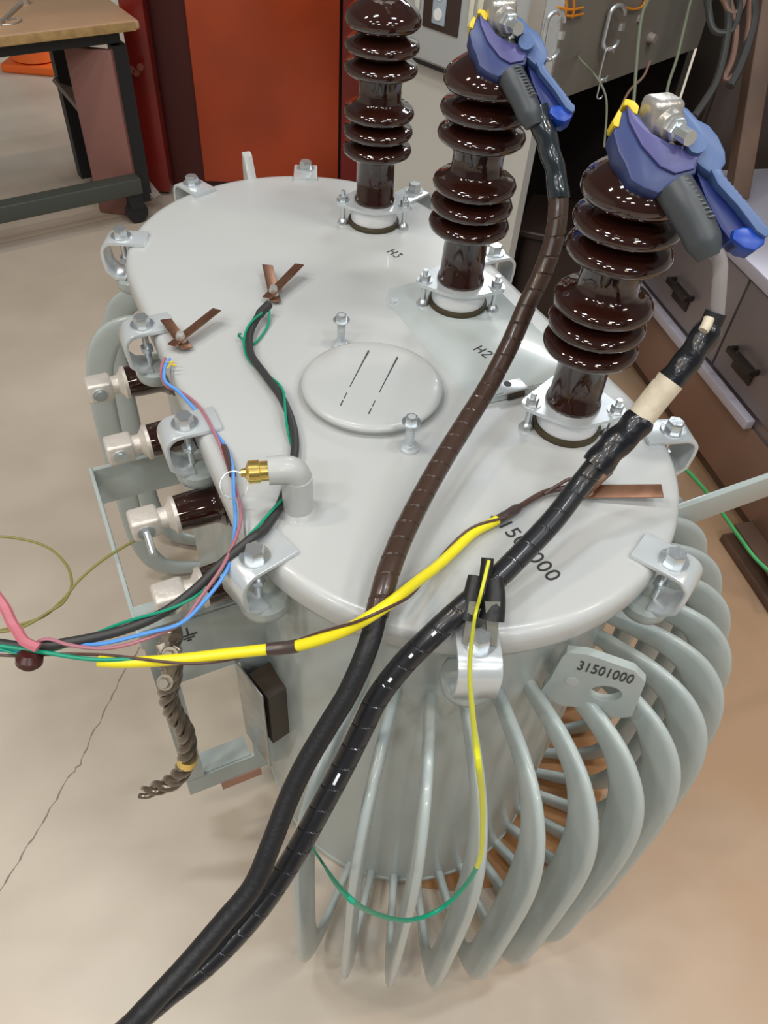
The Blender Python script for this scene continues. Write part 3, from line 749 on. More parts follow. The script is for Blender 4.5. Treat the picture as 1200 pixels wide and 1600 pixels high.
# far clip, black lead with a green wire
c1 = oz(428, 464, 1.004)
L1 = thing('sensor_lead', 'black lead with thin green wire, clipped by the farthest copper clip on the lid', 'sensor lead', c1)
clip(L1, c1, wdir((424, 468), (408, 402), 1.0), wdir((410, 486), (470, 436), 1.0), 0.105, 0.110)
pl = [(420, 476, 1.02), (405, 492, 1.016), (391, 520, 1.013), (392, 553, 1.012), (416, 588, 1.012), (440, 622, 1.012), (456, 660, 1.012), (461, 700, 1.012), (452, 745, 1.012), (438, 788, 1.012), (414, 826, 1.014), (392, 842, 1.018), (345, 882, 1.0), (300, 925, 0.98), (250, 960, 0.965), (190, 985, 0.955), (110, 1003, 0.95), (40, 1010, 0.95), (-40, 1000, 0.95)]
LP = resample(crom([oz(*p) for p in pl]), 0.004)
bm = bmn(); tube(bm, LP, 0.0062, seg=14, raw=True, fn=lambda s, a, u: 1.25 if s < 0.03 else 1.0); obj('black_cable', bm, M_DKCAB, L1)
bm = bmn(); gp = helix(LP[8:], 0.0085, 0.22, 0.8)
tube(bm, gp, 0.0020, seg=8, raw=True)
tube(bm, [oz(421, 486, 1.015), oz(418, 510, 1.004), oz(400, 535, 1.004), oz(388, 536, 1.006), oz(372, 524, 1.01), oz(376, 522, 1.018)], 0.0020, seg=8); obj('green_wire', bm, M_WGRN, L1)
# left clip, blue and mauve wires
c2 = oz(284, 538, 1.004)
L2 = thing('sensor_lead', 'bundle of blue and mauve wires ending at the leftmost copper clip by the lid rim', 'sensor lead', c2)
clip(L2, c2, wdir((284, 538), (262, 512), 1.0), wdir((272, 556), (340, 512), 1.0), 0.080, 0.110)
pb = [(262, 560, 1.012), (255, 575, 1.008), (258, 598, 1.006), (282, 613, 1.006), (306, 636, 1.006), (330, 668, 1.006), (350, 700, 1.006), (362, 735, 1.008), (368, 770, 1.012), (372, 806, 1.012), (366, 845, 1.008), (350, 890, 1.004), (318, 935, .99), (285, 972, .975), (240, 990, .965), (170, 1008, .955), (110, 1008, .95), (75, 1002, .955), (45, 1012, .95), (-30, 1010, .95)]
PB = resample(crom([oz(*p) for p in pb]), 0.004)
bm = bmn(); tube(bm, helix(PB, 0.0035, 0.25, 0), 0.0026, seg=8, raw=True); obj('blue_wire', bm, M_WBLU, L2)
bm = bmn(); tube(bm, helix(PB, 0.0040, 0.25, 3.1), 0.0024, seg=8, raw=True); obj('mauve_wire', bm, M_WPNK, L2)
bm = bmn(); tube(bm, seg_between(PB, (348, 697), (362, 742)), 0.0052, seg=10, raw=True); obj('dark_splice', bm, M_WBRN, L2)
bm = bmn(); tube(bm, [oz(262, 575, 1.012), oz(268, 568, 1.018), oz(276, 572, 1.016)], 0.0014, seg=6); tube(bm, [oz(262, 566, 1.012), oz(272, 566, 1.016)], 0.0014, seg=6); obj('yellow_strand', bm, M_YEL, L2)
# yellow lead with brown wire
c3 = oz(915, 772, 1.004)
L3 = thing('sensor_lead', 'thick yellow lead with brown wire twisted round it, clipped by the nearest copper clip', 'sensor lead', c3)
clip(L3, c3, wdir((905, 768), (1010, 776), 1.0), wdir((905, 780), (960, 735), 1.0), 0.125, 0.065, w=0.022)
py_ = [(885, 762, 1.012), (850, 770, 1.010), (815, 790, 1.010), (790, 805, 1.010), (772, 815, 1.010), (740, 832, 1.012), (712, 858, 1.014), (684, 884, 1.020), (650, 910, 1.036), (615, 938, 1.056), (580, 962, 1.056), (545, 982, 1.036), (505, 998, 1.015), (460, 1010, .995), (415, 1015, .985), (350, 1022, .975), (280, 1030, .965), (200, 1035, .955), (140, 1032, .95), (80, 1022, .95), (20, 1015, .95), (-40, 1010, .95)]
PY = resample(crom([oz(*p) for p in py_]), 0.004)
ky = nearest(PY, 775, 813); ke = nearest(PY, 150, 1033)
bm = bmn(); tube(bm, PY[ky:ke], 0.0068, seg=16, raw=True); obj('yellow_sleeve', bm, M_WYEL, L3)
bm = bmn(); tube(bm, PY[:ky + 2], 0.0042, seg=12, raw=True); tube(bm, helix(PY[ky - 4:], 0.0078, 0.26, 0.6), 0.0019, seg=8, raw=True)
tube(bm, [oz(912, 768, 1.02), oz(895, 748, 1.022), oz(872, 758, 1.02), oz(850, 772, 1.016)], 0.0024, seg=8); obj('brown_wire', bm, M_WBRN, L3)
bm = bmn(); tube(bm, seg_between(PY, (466, 1009), (420, 1014)), 0.0080, seg=16, raw=True); obj('splice_tape', bm, mat('brown_tape', (0.07, 0.045, 0.04), 0.35, 0, 0.2), L3)
bm = bmn(); tube(bm, seg_between(PY, (812, 792), (770, 816)), 0.0066, seg=12, raw=True, fn=lumpy); obj('splice_tape', bm, MATS['brown_tape'], L3)
bm = bmn(); tube(bm, [oz(215, 1030, .962), oz(140, 1030, .958), oz(60, 1018, .955), oz(-30, 1005, .955)], 0.0026, seg=8); obj('green_wire', bm, M_WGRN, L3)

# alligator clip on the near lid clamp, with the lime wire hanging in front of the fins
cc = oz(748, 965, 1.03)
AL = thing('alligator_clip', 'black booted alligator clip biting the front lid clamp, with a hanging lime green wire', 'clip', cc)
q0, q1, q2 = dp(764, 882, .865), dp(758, 940, .855), dp(752, 1010, .875)
bm = bmn(); tube(bm, [dp(742, 900, .885), dp(736, 935, .88), dp(730, 968, .88)], 0.0115, seg=16, step=0.004, fn=lambda s, a, u: 0.7 + 0.35 * u)
tube(bm, [dp(772, 905, .885), dp(773, 935, .88), dp(768, 968, .88)], 0.0140, seg=16, step=0.004, fn=lambda s, a, u: 0.75 + 0.35 * u)
tube(bm, [dp(762, 872, .885), dp(760, 890, .885), dp(755, 930, .885)], 0.0075, seg=14, step=0.004); obj('black_boot', bm, M_BLACKR, AL)
bm = bmn(); sx_ = camX; 
for x0, x1, xx0, xx1 in ((733, 744, 722, 742), (758, 782, 762, 776)):
    pts = [dp(x0, 940, .866), dp(x1, 940, .866), dp(xx1, 1012, .876), dp(xx0, 1005, .876)]
    vs = [bm.verts.new(p) for p in pts] + [bm.verts.new(p - camZ * 0.010) for p in pts]
    for f in ((0, 1, 2, 3), (7, 6, 5, 4), (0, 4, 5, 1), (1, 5, 6, 2), (2, 6, 7, 3), (3, 7, 4, 0)): bm.faces.new([vs[i] for i in f])
obj('metal_jaw', bm, mat('dull_jaw_metal', (0.36, 0.35, 0.31), 0.4, 0.6), AL)
def osn(px, py, s):
    r = px2w(Vector((px - 600, py - 800, FPX))); k = ((TO - CAMP).dot(TU) + s) / r.dot(TU); return CAMP + r * k
gw = [dp(764, 876, .868), dp(752, 925, .855), dp(741, 970, .855), osn(734, 1040, -0.72), osn(738, 1110, -0.80), osn(746, 1180, -0.855), osn(753, 1240, -0.86), osn(754, 1290, -0.86), osn(749, 1345, -0.86), osn(722, 1390, -0.86), osn(682, 1424, -0.86), osn(635, 1438, -0.86), osn(580, 1425, -0.86), osn(535, 1392, -0.86), dp(505, 1350, 1.06), dp(488, 1325, 0.96)]
GW = resample(crom(gw), 0.004); kg = nearest(GW, 745, 1352)
bm = bmn(); tube(bm, GW[:kg + 1], 0.0021, seg=8, raw=True); obj('lime_wire', bm, mat('lime_yellow_wire', (0.72, 0.72, 0.03), 0.4), AL)
bm = bmn(); tube(bm, GW[kg:], 0.0020, seg=8, raw=True); obj('green_wire', bm, M_WGRN, AL)

# olive earth wire looping from the third low-voltage terminal
e0 = tw(-0.165, -0.445, 0.838)
EW = [e0, oz(165, 872, .80), oz(125, 905, .78), oz(100, 935, .77), oz(70, 962, .77), oz(35, 975, .77), oz(0, 985, .77), oz(-40, 992, .77)]
bm = bmn(); tube(bm, EW, 0.0022, seg=8)
tube(bm, [oz(-30, 838, .77), oz(20, 840, .77), oz(70, 853, .77), oz(102, 880, .77), oz(112, 912, .77), oz(100, 940, .775), oz(78, 955, .775), oz(30, 982, .775), oz(-30, 990, .775)], 0.0022, seg=8)
tag(obj('earth_wire', bm, M_WOLV), 'thin olive earth wire looping at left from the third side terminal', 'wire')

# grimy braided clamp strap hanging from the nearest side terminal
h0 = tw(-0.325, -0.447, 0.83)
HG = thing('jumper_strap', 'grimy twisted jumper strap hanging from the nearest side terminal', 'strap', h0)
def otn(px, py, t):
    r = px2w(Vector((px - 600, py - 800, FPX))); k = ((TO - CAMP).dot(TN) + t) / r.dot(TN); return CAMP + r * k
hp = [(268, 985), (262, 1015), (268, 1050), (262, 1085), (272, 1115), (290, 1145), (294, 1178), (286, 1205), (268, 1222), (246, 1230), (222, 1240)]
hx = [-0.46, -0.47, -0.475, -0.48, -0.49, -0.5, -0.5, -0.505, -0.51, -0.52, -0.53]
HP = resample(crom([dp(x, y, 1.07 + 0.0016 * (y - 985) * 0.8) for (x, y) in hp]), 0.004)
for ph in (0, 2.1, 4.2):
    bm = bmn(); tube(bm, helix(HP, 0.0085, 0.085, ph), 0.0082, seg=12, raw=True, fn=lambda s, a, u: (1 + 0.2 * math.sin(s * 70 + ph)) * (1.0 - 0.5 * max(0, u - 0.85) / 0.15)); obj('twisted_strand', bm, M_DIRTY, HG)
bm = bmn()
for (x, y), (x2, y2) in (((262, 985), (255, 1045)), ((278, 1010), (262, 1060)), ((250, 1005), (268, 1050))):
    a, b = dp(x, y, 1.065), dp(x2, y2, 1.075); u, v, t = frame(b - a); box(bm, (a + b) / 2, (0.014, 0.007, (b - a).length), rotmat(u, v, t), bev=0.002)
for (x, y) in ((266, 1023), (258, 1066)): hexhead(bm, dp(x, y, 1.06), camZ, 0.008, 0.007)
obj('strap_clamp', bm, mat('tarnished_clamp', (0.42, 0.36, 0.28), 0.35, 0.8), HG)
bm = bmn(); i = nearest(HP, 290, 1187); tube(bm, HP[i - 3:i + 3], 0.0175, seg=18, raw=True); obj('brass_band', bm, M_BRASS, HG)

# mauve tie holding the lead bundle at the left edge
bm = bmn(); tube(bm, [oz(-10, 925, .985), oz(8, 950, .98), oz(18, 972, .97), oz(30, 990, .968), oz(38, 1002, .968), oz(60, 1012, .965)], 0.0048, seg=8, fn=lambda s, a, u: 1.0 + 0.35 * math.cos(2 * a))
tag(obj('cable_tie', bm, mat('mauve_tie', (0.55, 0.16, 0.20), 0.45)), 'mauve cable tie looped over the black lead bundle at the left edge', 'cable tie')
bm = bmn(); lathe(bm, [(0.0, -0.012), (0.010, -0.011), (0.0155, -0.004), (0.0155, 0.004), (0.010, 0.011), (0.0, 0.012)], oz(46, 1030, .945), Vector((0.2, 0.3, 1)), seg=24)
tag(obj('cord_stopper', bm, mat('maroon_plastic', (0.06, 0.012, 0.010), 0.3)), 'round maroon cord stopper hanging under the lead bundle at left', 'stopper')

# green hose-like cord on the floor at right
bm = bmn(); tube(bm, [dp(1066, 728, 1.75), dp(1092, 755, 1.78), dp(1120, 790, 1.83), dp(1150, 832, 1.86), dp(1180, 872, 1.85), dp(1215, 905, 1.80), dp(1260, 950, 1.75)], 0.0045, seg=10)
tag(obj('green_cord', bm, M_WLG), 'bright green cord crossing under the grey hanger arm at right', 'cord')

# ------------------------------------------------------------------ workbench at upper left
bc = oz(218, 31, 0.80); d1 = (oz(0, 56, 0.80) - bc); d1.z = 0; d1.normalize(); d2_ = Vector((-d1.y, d1.x, 0)); d2_ = d2_ if d2_.y > 0 else -d2_
WBk = thing('workbench', 'wood topped workbench with black steel legs at the upper left', 'workbench', (bc.x, bc.y, 0))
RB = rotmat(-d1, d2_, Z)
def bb(bm, a, b, z, sa, sb, sz, bev=0.0): box(bm, Vector((bc.x, bc.y, 0)) + d1 * a + d2_ * b + Z * z, (sa, sb, sz), RB, bev)
bm = bmn(); bb(bm, 0.70, 0.30, 0.782, 1.40, 0.60, 0.036, 0.012); obj('bench_top', bm, M_PLY, WBk)
bm = bmn(); bb(bm, 0.70, 0.000, 0.780, 1.36, 0.006, 0.032, 0.002); obj('edge_strip', bm, M_PLYE, WBk)
bm = bmn(); bb(bm, 0.70, 0.06, 0.742, 1.24, 0.05, 0.045); bb(bm, 0.10, 0.31, 0.735, 0.05, 0.48, 0.055); obj('apron', bm, M_BLK, WBk)
for a, b in ((0.09, 0.06), (0.24, 0.42), (1.30, 0.06), (1.30, 0.54)):
    bm = bmn(); bb(bm, a, b, 0.385, 0.060, 0.060, 0.65); obj('leg', bm, M_BLK, WBk)
bm = bmn(); bb(bm, 0.70, -0.02, 0.175, 1.15, 0.07, 0.07, 0.006); obj('lower_rail', bm, M_GRN, WBk)
bm = bmn(); p, q = Vector((bc.x, bc.y, 0)) + d1 * 0.27 + d2_ * 0.42 + Z * 0.50, Vector((bc.x, bc.y, 0)) + d1 * 0.04 + d2_ * 0.03 + Z * 0.07
u, v, t = frame(q - p); box(bm, (p + q) / 2, (0.05, 0.02, (q - p).length), rotmat(u, v, t)); obj('brace', bm, mat('brace_grey', (0.30, 0.26, 0.24), 0.5), WBk)
for a, b in ((0.16, -0.02), (1.25, -0.02), (0.16, 0.5), (1.25, 0.5)):
    bm = bmn(); c = Vector((bc.x, bc.y, 0)) + d1 * a + d2_ * b
    cyl(bm, c + Z * 0.05 - d2_ * 0.014, c + Z * 0.05 + d2_ * 0.014, 0.050, seg=24); box(bm, c + Z * 0.105, (0.06, 0.05, 0.07), RB); obj('caster', bm, M_BLK, WBk)
# tools lying on the bench
bm = bmn(); p, q = oz(0, 36, 0.806), oz(32, 6, 0.806); tube(bm, [p, (p + q) / 2, q], 0.0075, seg=10)
lathe(bm, [(0.0, 0.0), (0.018, 0.0), (0.018, 0.022), (0.0, 0.022)], oz(40, 6, 0.80), Z, seg=18); lathe(bm, [(0.0, 0.0), (0.015, 0.0), (0.015, 0.02), (0.0, 0.02)], oz(-2, 40, 0.80), Z, seg=18)
tag(obj('ratchet_wrench', bm, M_ALU), 'small steel ratchet wrench lying on the bench top', 'wrench')
bm = bmn(); tube(bm, [oz(-8, 34, .803), oz(10, 32, .803), oz(28, 28, .803), oz(33, 32, .803), oz(22, 37, .803), oz(2, 39, .803)], 0.003, seg=8)
tag(obj('wire_hook', bm, mat('bright_wire', (0.6, 0.6, 0.58), 0.3, 0.8)), 'bent steel wire hook lying beside the wrench on the bench', 'hook')

# orange traffic cone far away below the bench
cb = oz(50, 113, 0.0) + Vector((0, 0.10, 0))
CN = thing('traffic_cone', 'orange cone on square base far off on the floor under the bench', 'cone', (cb.x, cb.y, 0))
bm = bmn(); box(bm, cb + Z * 0.025, (0.34, 0.30, 0.05), bev=0.012); obj('cone_base', bm, M_ORNG, CN)
bm = bmn(); lathe(bm, [(0.14, 0.06), (0.13, 0.10), (0.03, 0.62), (0.02, 0.62), (0.0, 0.60)], cb, Z, seg=32); obj('cone_body', bm, M_ORNG, CN)
# pale crate far left behind
cw = oz(10, 95, 0.0) + Vector((-0.35, 0.9, 0))
bm = bmn(); box(bm, Vector((cw.x, cw.y, 0.3)), (1.5, 0.5, 0.6), bev=0.01); tag(obj('storage_crate', bm, mat('pale_crate', (0.62, 0.60, 0.56), 0.6)), 'long pale crate standing far behind the orange cone', 'crate')

# ------------------------------------------------------------------ red steel cabinets
def vbox(bm, a, b, z0, z1, depth, bev=0.0):
    """upright box whose front face stands on the floor line a-b"""
    a = Vector((a.x, a.y, 0)); b = Vector((b.x, b.y, 0)); d = (b - a); L = d.length; d.normalize(); n = Vector((-d.y, d.x, 0)); n = n if n.y > 0 else -n
    c = (a + b) / 2 + n * depth / 2 + Z * (z0 + z1) / 2; box(bm, c, (L, depth, z1 - z0), rotmat(d, n if Z.cross(d).dot(n) > 0 else -n, Z) , bev); return d, n
ra, rb_, rc, rd, re = Vector((-1.275, 3.62, 0)), Vector((-1.175, 3.63, 0)), Vector((-1.03, 3.74, 0)), Vector((-0.370, 3.80, 0)), Vector((-0.10, 3.83, 0))
RC = thing('red_cabinet', 'tall red orange steel cabinet with dark recessed side behind the transformer', 'cabinet', ra)
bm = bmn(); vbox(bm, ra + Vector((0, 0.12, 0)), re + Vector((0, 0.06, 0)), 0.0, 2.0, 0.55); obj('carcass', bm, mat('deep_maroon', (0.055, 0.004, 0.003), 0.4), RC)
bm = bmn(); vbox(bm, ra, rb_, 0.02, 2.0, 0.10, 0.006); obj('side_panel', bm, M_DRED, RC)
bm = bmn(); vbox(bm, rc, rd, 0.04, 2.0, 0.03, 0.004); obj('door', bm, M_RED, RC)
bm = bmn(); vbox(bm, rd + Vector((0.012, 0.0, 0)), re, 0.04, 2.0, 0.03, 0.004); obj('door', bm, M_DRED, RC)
bm = bmn()
for (x, y) in ((206, 108), (214, 113), (220, 104)):
    r = px2w(Vector((x - 600, y - 800, FPX))); k = 3.595 / r.y; p = CAMP + r * k; cyl(bm, p, p + Vector((0, -0.014, 0)), 0.014, seg=16)
obj('screw_head', bm, mat('dull_red_screw', (0.40, 0.14, 0.09), 0.4, 0.5), RC)
# brown-pink door leaf beyond the bench, left of the cabinet
bm = bmn(); a, b = oz(158, 330, 0), oz(222, 338, 0)
d = (b - a); d.z = 0; L = d.length; d.normalize(); n = Vector((-d.y, d.x, 0))
box(bm, (a + b) / 2 + Z * 0.35, (L, 0.03, 0.70), rotmat(d, n, Z), bev=0.004)
tag(obj('steel_panel', bm, M_PINK), 'dull brown pink steel panel standing behind the bench legs', 'panel')

# ------------------------------------------------------------------ test console: pale face with outlet, shaded face with hooks
K0 = Vector((0.392, 2.58, 0)); KA = Vector((-0.755, 0.656, 0)).normalized(); KB = Vector((0.656, 0.755, 0)).normalized()
KN = (-KB)                      # outward of the pale face
TC = thing('test_console', 'boxy test console with pale left face holding an outlet and a darker taupe right face painted in shade', 'console', K0)
def kbox(bm, a0, a1, b0, b1, z0, z1, bev=0.0):
    c = K0 + KA * (a0 + a1) / 2 + KB * (b0 + b1) / 2 + Z * (z0 + z1) / 2
    ax, ay = KA, KB
    R_ = rotmat(ax, ay, Z) if ax.cross(ay).z > 0 else rotmat(-ax, ay, Z)
    box(bm, c, (a1 - a0, b1 - b0, z1 - z0), R_, bev)
bm = bmn(); kbox(bm, 0.0, 0.86, 0.0, 1.10, 0.90, 1.55, 0.004); obj('upper_housing', bm, M_PANEL, TC)
bm = bmn(); kbox(bm, -0.006, 0.0, 0.004, 1.10, 0.905, 1.55); obj('shaded_side', bm, M_DPANEL, TC)
bm = bmn(); kbox(bm, 0.05, 0.86, 0.04, 0.08, 0.0, 0.895); kbox(bm, 0.78, 0.86, 0.08, 1.05, 0.0, 0.895); obj('lower_panel', bm, mat('pale_lower_enamel', (0.62, 0.61, 0.57), 0.45), TC)
bm = bmn(); kbox(bm, 0.04, 0.80, 1.00, 1.05, 0.0, 0.895); kbox(bm, 0.055, 0.76, 0.08, 1.0, 0.0, 0.03); obj('back_panel', bm, mat('dark_void', (0.04, 0.03, 0.028), 0.6), TC)
bm = bmn(); kbox(bm, 0.0, 0.86, -0.004, 0.002, 0.885, 0.897); obj('seam_strip', bm, M_BLK, TC)
def kface(px, py, off=0.0):      # pixel on the pale face
    r = px2w(Vector((px - 600, py - 800, FPX))); k = (K0 - CAMP - KB * off).dot(KB) / r.dot(KB); return CAMP + r * k
def kside(px, py, off=0.0):      # pixel on the shaded face
    r = px2w(Vector((px - 600, py - 800, FPX))); k = (K0 - CAMP - KA * off).dot(KA) / r.dot(KA); return CAMP + r * k
def plate_on(px0, py0, px1, py1, h, name, m, th=0.006, parent=TC):
    p, q = kface(px0, py0), kface(px1, py1); c = (p + q) / 2; u = (q - p).dot(-KA)
    bm = bmn(); R_ = rotmat(-KA, KB, Z) if (-KA).cross(KB).z > 0 else rotmat(KA, KB, Z)
    box(bm, c - KB * th / 2 + Z * 0, (abs(u), th, h), R_, bev=0.002); return obj(name, bm, m, parent)
pz = (kface(668, 8), kface(716, 28))
fp = plate_on(664, 0, 720, 18, 0.145, 'outlet_plate', mat('dark_brown_plate', (0.045, 0.025, 0.02), 0.4))
p = kface(690, 6); R_ = rotmat(-KA, KB, Z) if (-KA).cross(KB).z > 0 else rotmat(KA, KB, Z)
bm = bmn(); box(bm, p - KB * 0.009, (0.055, 0.008, 0.115), R_, bev=0.003); obj('outlet_face', bm, M_OUT, fp)
for dz in (0.028, -0.028):
    bm = bmn(); cyl(bm, p - KB * 0.012 + Z * dz, p - KB * 0.016 + Z * dz, 0.017, seg=28); obj('receptacle', bm, M_WHITE, fp)
bm = bmn(); p = kface(653, 6); box(bm, p - KB * 0.004, (0.022, 0.008, 0.05), R_, bev=0.006); obj('small_catch', bm, mat('cream_plate', (0.70, 0.68, 0.62), 0.4), TC)
bm = bmn(); p = kface(758, 2); box(bm, p - KB * 0.005, (0.042, 0.010, 0.16), R_, bev=0.003)
p = kface(739, 5); box(bm, p - KB * 0.003, (0.018, 0.006, 0.13), R_, bev=0.002); obj('breaker_label', bm, M_IVORY, TC)
bm = bmn(); p = kface(838, 30); box(bm, p - KB * 0.003, (0.05, 0.006, 0.26), R_, bev=0.001); obj('corner_plate', bm, mat('beige_strip', (0.42, 0.38, 0.34), 0.45), TC)
bm = bmn(); p = kside(1012, 58); cyl(bm, p, p - KA * 0.03, 0.018, 0.014, seg=16); p = kside(995, 28); box(bm, p, (0.03, 0.02, 0.02), bev=0.003); obj('knob', bm, mat('dull_knob', (0.36, 0.30, 0.27), 0.4), TC)

# quick links and orange cords hung on the shaded face
def link_chain(px, py, label, n_links, oc):
    p = kside(px, py, 0.032); LD = Vector((0.93, 0.36, 0))
    G = thing('quick_link', label, 'chain link', p, group=None)
    z = 0.0
    for k, (h, wd, rr) in enumerate([(0.120, 0.054, 0.0065), (0.095, 0.030, 0.0032), (0.060, 0.020, 0.0026)][:n_links]):
        pts = []
        for i in range(33):
            a = 2 * PI * i / 32; x = math.cos(a) * wd / 2; zz = math.sin(a) * wd / 2 + (h / 2 - wd / 2) * (1 if math.sin(a) >= 0 else -1)
            pts.append(p + LD * x + Z * (z - h / 2 + zz) - KA * (0.004 * k))
        bm = bmn(); tube(bm, pts, rr, seg=8, raw=True)
        if k == 0: cyl(bm, p + LD * wd / 2 + Z * (z - h / 2 - 0.008), p + LD * wd / 2 + Z * (z - h / 2 + 0.012), rr * 1.7, seg=6)
        obj('steel_link', bm, M_ZINC, G); z -= h - 0.006
    return G
link_chain(871, 18, 'steel quick link hanging on the shaded console side, nearer the console corner', 2, 0)
link_chain(968, 8, 'steel quick link with two thin links below, farther right on the console side', 3, 0)
bm = bmn()
for dy in (0, 10): tube(bm, [kside(866, 10 + dy, 0.0) - KA * 0.012, kside(885, 13 + dy) - KA * 0.016, kside(905, 10 + dy) - KA * 0.014], 0.0035, seg=8)
for dx in (0, 12): tube(bm, [kside(876 + dx, -14) - KA * 0.016, kside(877 + dx, 8) - KA * 0.018, kside(875 + dx, 26) - KA * 0.016], 0.0035, seg=8)
tag(obj('orange_cord', bm, M_OCORD), 'orange cord knotted crosswise above the left quick link', 'cord')
bm = bmn(); tube(bm, [kside(962, 4) - KA * 0.012, kside(978, 12) - KA * 0.016, kside(994, 10) - KA * 0.016, kside(1002, 0) - KA * 0.014, kside(1004, -15) - KA * 0.012], 0.0035, seg=8)
tag(obj('orange_cord', bm, M_OCORD), 'orange cord looped above the right quick link', 'cord')

def hang(p): return [Vector((p.x, p.y, 2.41)), Vector((p.x, p.y, 2.0)), p + Z * 0.15]
bm = bmn(); p, q = dp(1000, -10, 2.0), dp(1190, -10, 1.95); e = q - p; e.z = 0; c = (p + q) / 2; e = e.normalized(); nn = Vector((-e.y, e.x, 0))
box(bm, Vector((c.x, c.y, 2.44)), (1.0, 0.14, 0.06), rotmat(e, nn, Z)); box(bm, Vector((c.x, c.y, 3.7)) + nn * 0.0, (0.05, 0.05, 2.46), rotmat(e, nn, Z)); struct('trim_2', bm, M_BLK)
# thin green-grey wires hanging in front of the shaded side
for k, (lab, pts, r) in enumerate([
    ('pair of thin grey green wires hanging near the knob, left of the nearest blue clamp', [(1016, -10), (1004, 20), (998, 60), (993, 120), (990, 160), (985, 200)], 0.0045),
    ('thin green wire hanging just above the nearest blue clamp', [(1082, -8), (1070, 40), (1058, 90), (1045, 130), (1040, 160)], 0.004),
    ('thin green wire curving down over the dark gap beside the middle clamp', [(906, 92), (930, 118), (945, 145), (948, 175), (944, 230)], 0.0028),
    ('thin brown wire slanting down toward the nearest terminal', [(1016, 95), (1005, 120), (985, 140), (972, 165), (965, 200)], 0.0035)]):
    bm = bmn(); tube(bm, ([kside(906, 84)] if k == 2 else hang(dp(pts[0][0], pts[0][1], 2.0)) if k < 2 else []) + [dp(x, y, 2.0) for x, y in pts], r, seg=8); tag(obj('hanging_wire', bm, mat('grey_green_wire', (0.16, 0.18, 0.12), 0.5) if k != 3 else M_BRNCAB), lab, 'wire')

# coils of dark cable hanging at upper right
for k, (lab, pts, m_, r) in enumerate([
    ('dark cable coil hanging at the upper right, outermost of its bunch', [(1108, -20), (1108, 20), (1114, 45), (1128, 52), (1146, 45), (1156, 10), (1158, -20)], M_DKCAB, 0.009),
    ('tan cable loop hanging lowest in the upper right bunch', [(1140, -20), (1150, 40), (1145, 90), (1132, 122), (1142, 122), (1160, 95), (1170, 40), (1176, -20)], M_BRNCAB, 0.008),
    ('brown cable loop hanging innermost of the upper right bunch', [(1130, -20), (1134, 8), (1142, 20), (1156, 16), (1164, -5), (1168, -20)], M_BRNCAB, 0.007),
    ('black cable hanging straight beside the wooden post at upper right', [(1180, -20), (1178, 30), (1168, 70), (1155, 105), (1140, 135)], M_DKCAB, 0.012),
    ('black cable sagging from the bunch to behind the near terminal', [(1140, -20), (1138, 40), (1130, 90), (1118, 130), (1100, 160), (1085, 182)], M_DKCAB, 0.010)]):
    bm = bmn(); tube(bm, hang(dp(*pts[0], 1.95)) + [dp(x, y, 1.95) for x, y in pts] + (hang(dp(*pts[-1], 1.95))[::-1] if k < 3 else []), r, seg=10); tag(obj('hanging_cable', bm, m_), lab, 'cable')

# wooden post and shelving at far right
SH = thing('wooden_rack', 'brown wooden rack with slanting post at the right edge', 'rack', (1.25, 2.0, 0))
q = oz(1150, 312, 0.702); dq = -(q - CAMP).dot(camZ); p = dp(1206, -40, dq * 0.93)
bm = bmn(); u, v, t = frame(q - p); box(bm, (p + q) / 2, (0.06, 0.06, (q - p).length), rotmat(u, v, t), bev=0.004); obj('post', bm, M_WOOD, SH)
bm = bmn(); box(bm, (1.60, 2.30, 1.10), (0.34, 0.5, 0.78), bev=0.01); obj('shelf_block', bm, mat('burnt_wood', (0.20, 0.07, 0.02), 0.6, noise=0.8, nscale=4), SH)

# ------------------------------------------------------------------ steel drawer cabinet at right
G0 = Vector((1.114, 1.648, 0)); GD = Vector((-0.27, 0.96, 0)).normalized(); GN = Vector((GD.y, -GD.x, 0))   # GN points away from the face, to the right
DC = thing('drawer_cabinet', 'low brushed steel drawer cabinet with black pull handles at right', 'drawer cabinet', G0)
def gbox(bm, k0, k1, n0, n1, z0, z1, bev=0.0):
    c = G0 + GD * (k0 + k1) / 2 + GN * (n0 + n1) / 2 + Z * (z0 + z1) / 2
    box(bm, c, (k1 - k0, n1 - n0, z1 - z0), rotmat(GD, -GN, Z), bev)
bm = bmn(); gbox(bm, -0.30, 1.02, 0.012, 0.60, 0.08, 0.66, 0.004); obj('carcass', bm, M_STEEL, DC)
bm = bmn(); gbox(bm, -0.32, 1.04, -0.01, 0.62, 0.662, 0.70, 0.004); obj('top', bm, M_LAV, DC)
bm = bmn(); gbox(bm, -0.29, 0.42, 0.0, 0.012, 0.36, 0.655, 0.002); d_a = obj('drawer', bm, M_STEEL, DC)
bm = bmn(); gbox(bm, 0.43, 1.01, 0.0, 0.012, 0.36, 0.655, 0.002); d_b = obj('drawer', bm, M_STEEL, DC)
bm = bmn(); gbox(bm, -0.29, 1.01, 0.0, 0.012, 0.09, 0.315, 0.002); obj('lower_door', bm, M_BSTEEL, DC)
bm = bmn(); gbox(bm, 0.155, 1.0, -0.028, 0.0, 0.318, 0.350, 0.003); obj('rail', bm, M_LAV, DC)
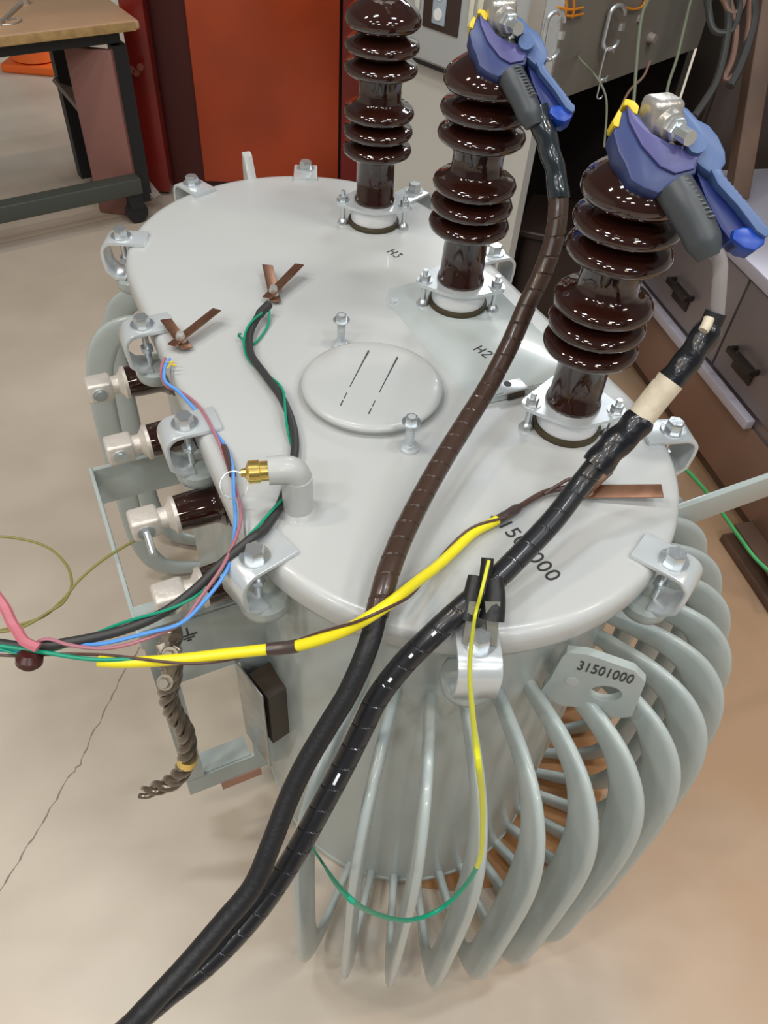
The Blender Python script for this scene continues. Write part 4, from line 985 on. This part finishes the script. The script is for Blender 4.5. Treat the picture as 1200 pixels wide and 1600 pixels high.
for kk, par in ((0.292, d_a), (0.690, d_b)):
    bm = bmn(); zc = 0.450
    c = G0 + GD * kk + Z * zc
    box(bm, c - GN * 0.030 + Z * 0.018, (0.13, 0.012, 0.020), rotmat(GD, -GN, Z), bev=0.003)
    for e in (-0.06, 0.06): box(bm, c + GD * e - GN * 0.015 + Z * 0.018, (0.010, 0.030, 0.016), rotmat(GD, -GN, Z))
    box(bm, c - GN * 0.002 - Z * 0.012, (0.10, 0.006, 0.055), rotmat(GD, -GN, Z), bev=0.002)
    obj('handle', bm, mat('dark_handle', (0.035, 0.028, 0.026), 0.35, 0.5), par)
bm = bmn(); gbox(bm, -0.30, 0.0, -0.06, 0.02, 0.0, 0.030, 0.002); gbox(bm, -0.30, -0.02, -0.06, 0.0, 0.085, 0.10, 0.002); gbox(bm, -0.30, 1.0, 0.06, 0.5, 0.0, 0.085); obj('plinth', bm, M_WOOD, DC)

# tall dark locker in the corner beyond the drawer cabinet
LK = thing('locker', 'tall dark brown locker in the corner beyond the steel drawer cabinet', 'locker', (1.60, 3.03, 0))
bm = bmn(); box(bm, (1.60, 3.03, 0.70), (1.22, 0.30, 1.40), bev=0.005); obj('body', bm, mat('dark_brown_steel', (0.045, 0.032, 0.026), 0.5, noise=0.3, nscale=3), LK)
bm = bmn(); box(bm, (1.29, 2.875, 0.70), (0.57, 0.012, 1.34), bev=0.003); obj('door', bm, mat('umber_door', (0.07, 0.05, 0.04), 0.45), LK)
bm = bmn(); box(bm, (1.90, 2.875, 0.70), (0.57, 0.012, 1.34), bev=0.003); obj('door', bm, MATS['umber_door'], LK)

# dark bin and tan board behind the middle bushing
bm = bmn(); box(bm, (0.66, 2.86, 0.20), (0.40, 0.30, 0.38), Matrix.Rotation(-0.25, 3, 'Z'), bev=0.03); box(bm, (0.66, 2.86, 0.395), (0.44, 0.34, 0.03), Matrix.Rotation(-0.25, 3, 'Z'), bev=0.01)
tag(obj('storage_bin', bm, mat('brown_black_bin', (0.03, 0.018, 0.015), 0.4)), 'dark brown storage bin on the floor under the console side', 'bin')
bm = bmn(); a, b, c_, d_ = oz(790, 560, 0.02), oz(905, 345, 0.02), oz(955, 372, 0.02), oz(905, 590, 0.02)
vs = [bm.verts.new(Vector((p.x, p.y, 0.0))) for p in (a, b, c_, d_)] + [bm.verts.new(Vector((p.x, p.y, 0.02))) for p in (a, b, c_, d_)]
for f in ((0, 1, 2, 3), (7, 6, 5, 4), (0, 4, 5, 1), (1, 5, 6, 2), (2, 6, 7, 3), (3, 7, 4, 0)): bm.faces.new([vs[i] for i in f])
tag(obj('tan_board', bm, M_CARD), 'flat tan board lying on the floor behind the near bushings', 'board')

for nm, g in (('test_lead', 'blue clamp test leads on the bushings'), ('sensor_lead', 'sensor leads with copper clips on the lid'), ('quick_link', 'quick links on the console side'),
              ('orange_cord', 'orange cords on the console side'), ('hanging_wire', 'thin wires hanging by the console'), ('hanging_cable', 'cables hanging at the upper right')):
    for o in bpy.data.objects:
        if o.parent is None and o.name.split('.')[0] == nm: o['group'] = g
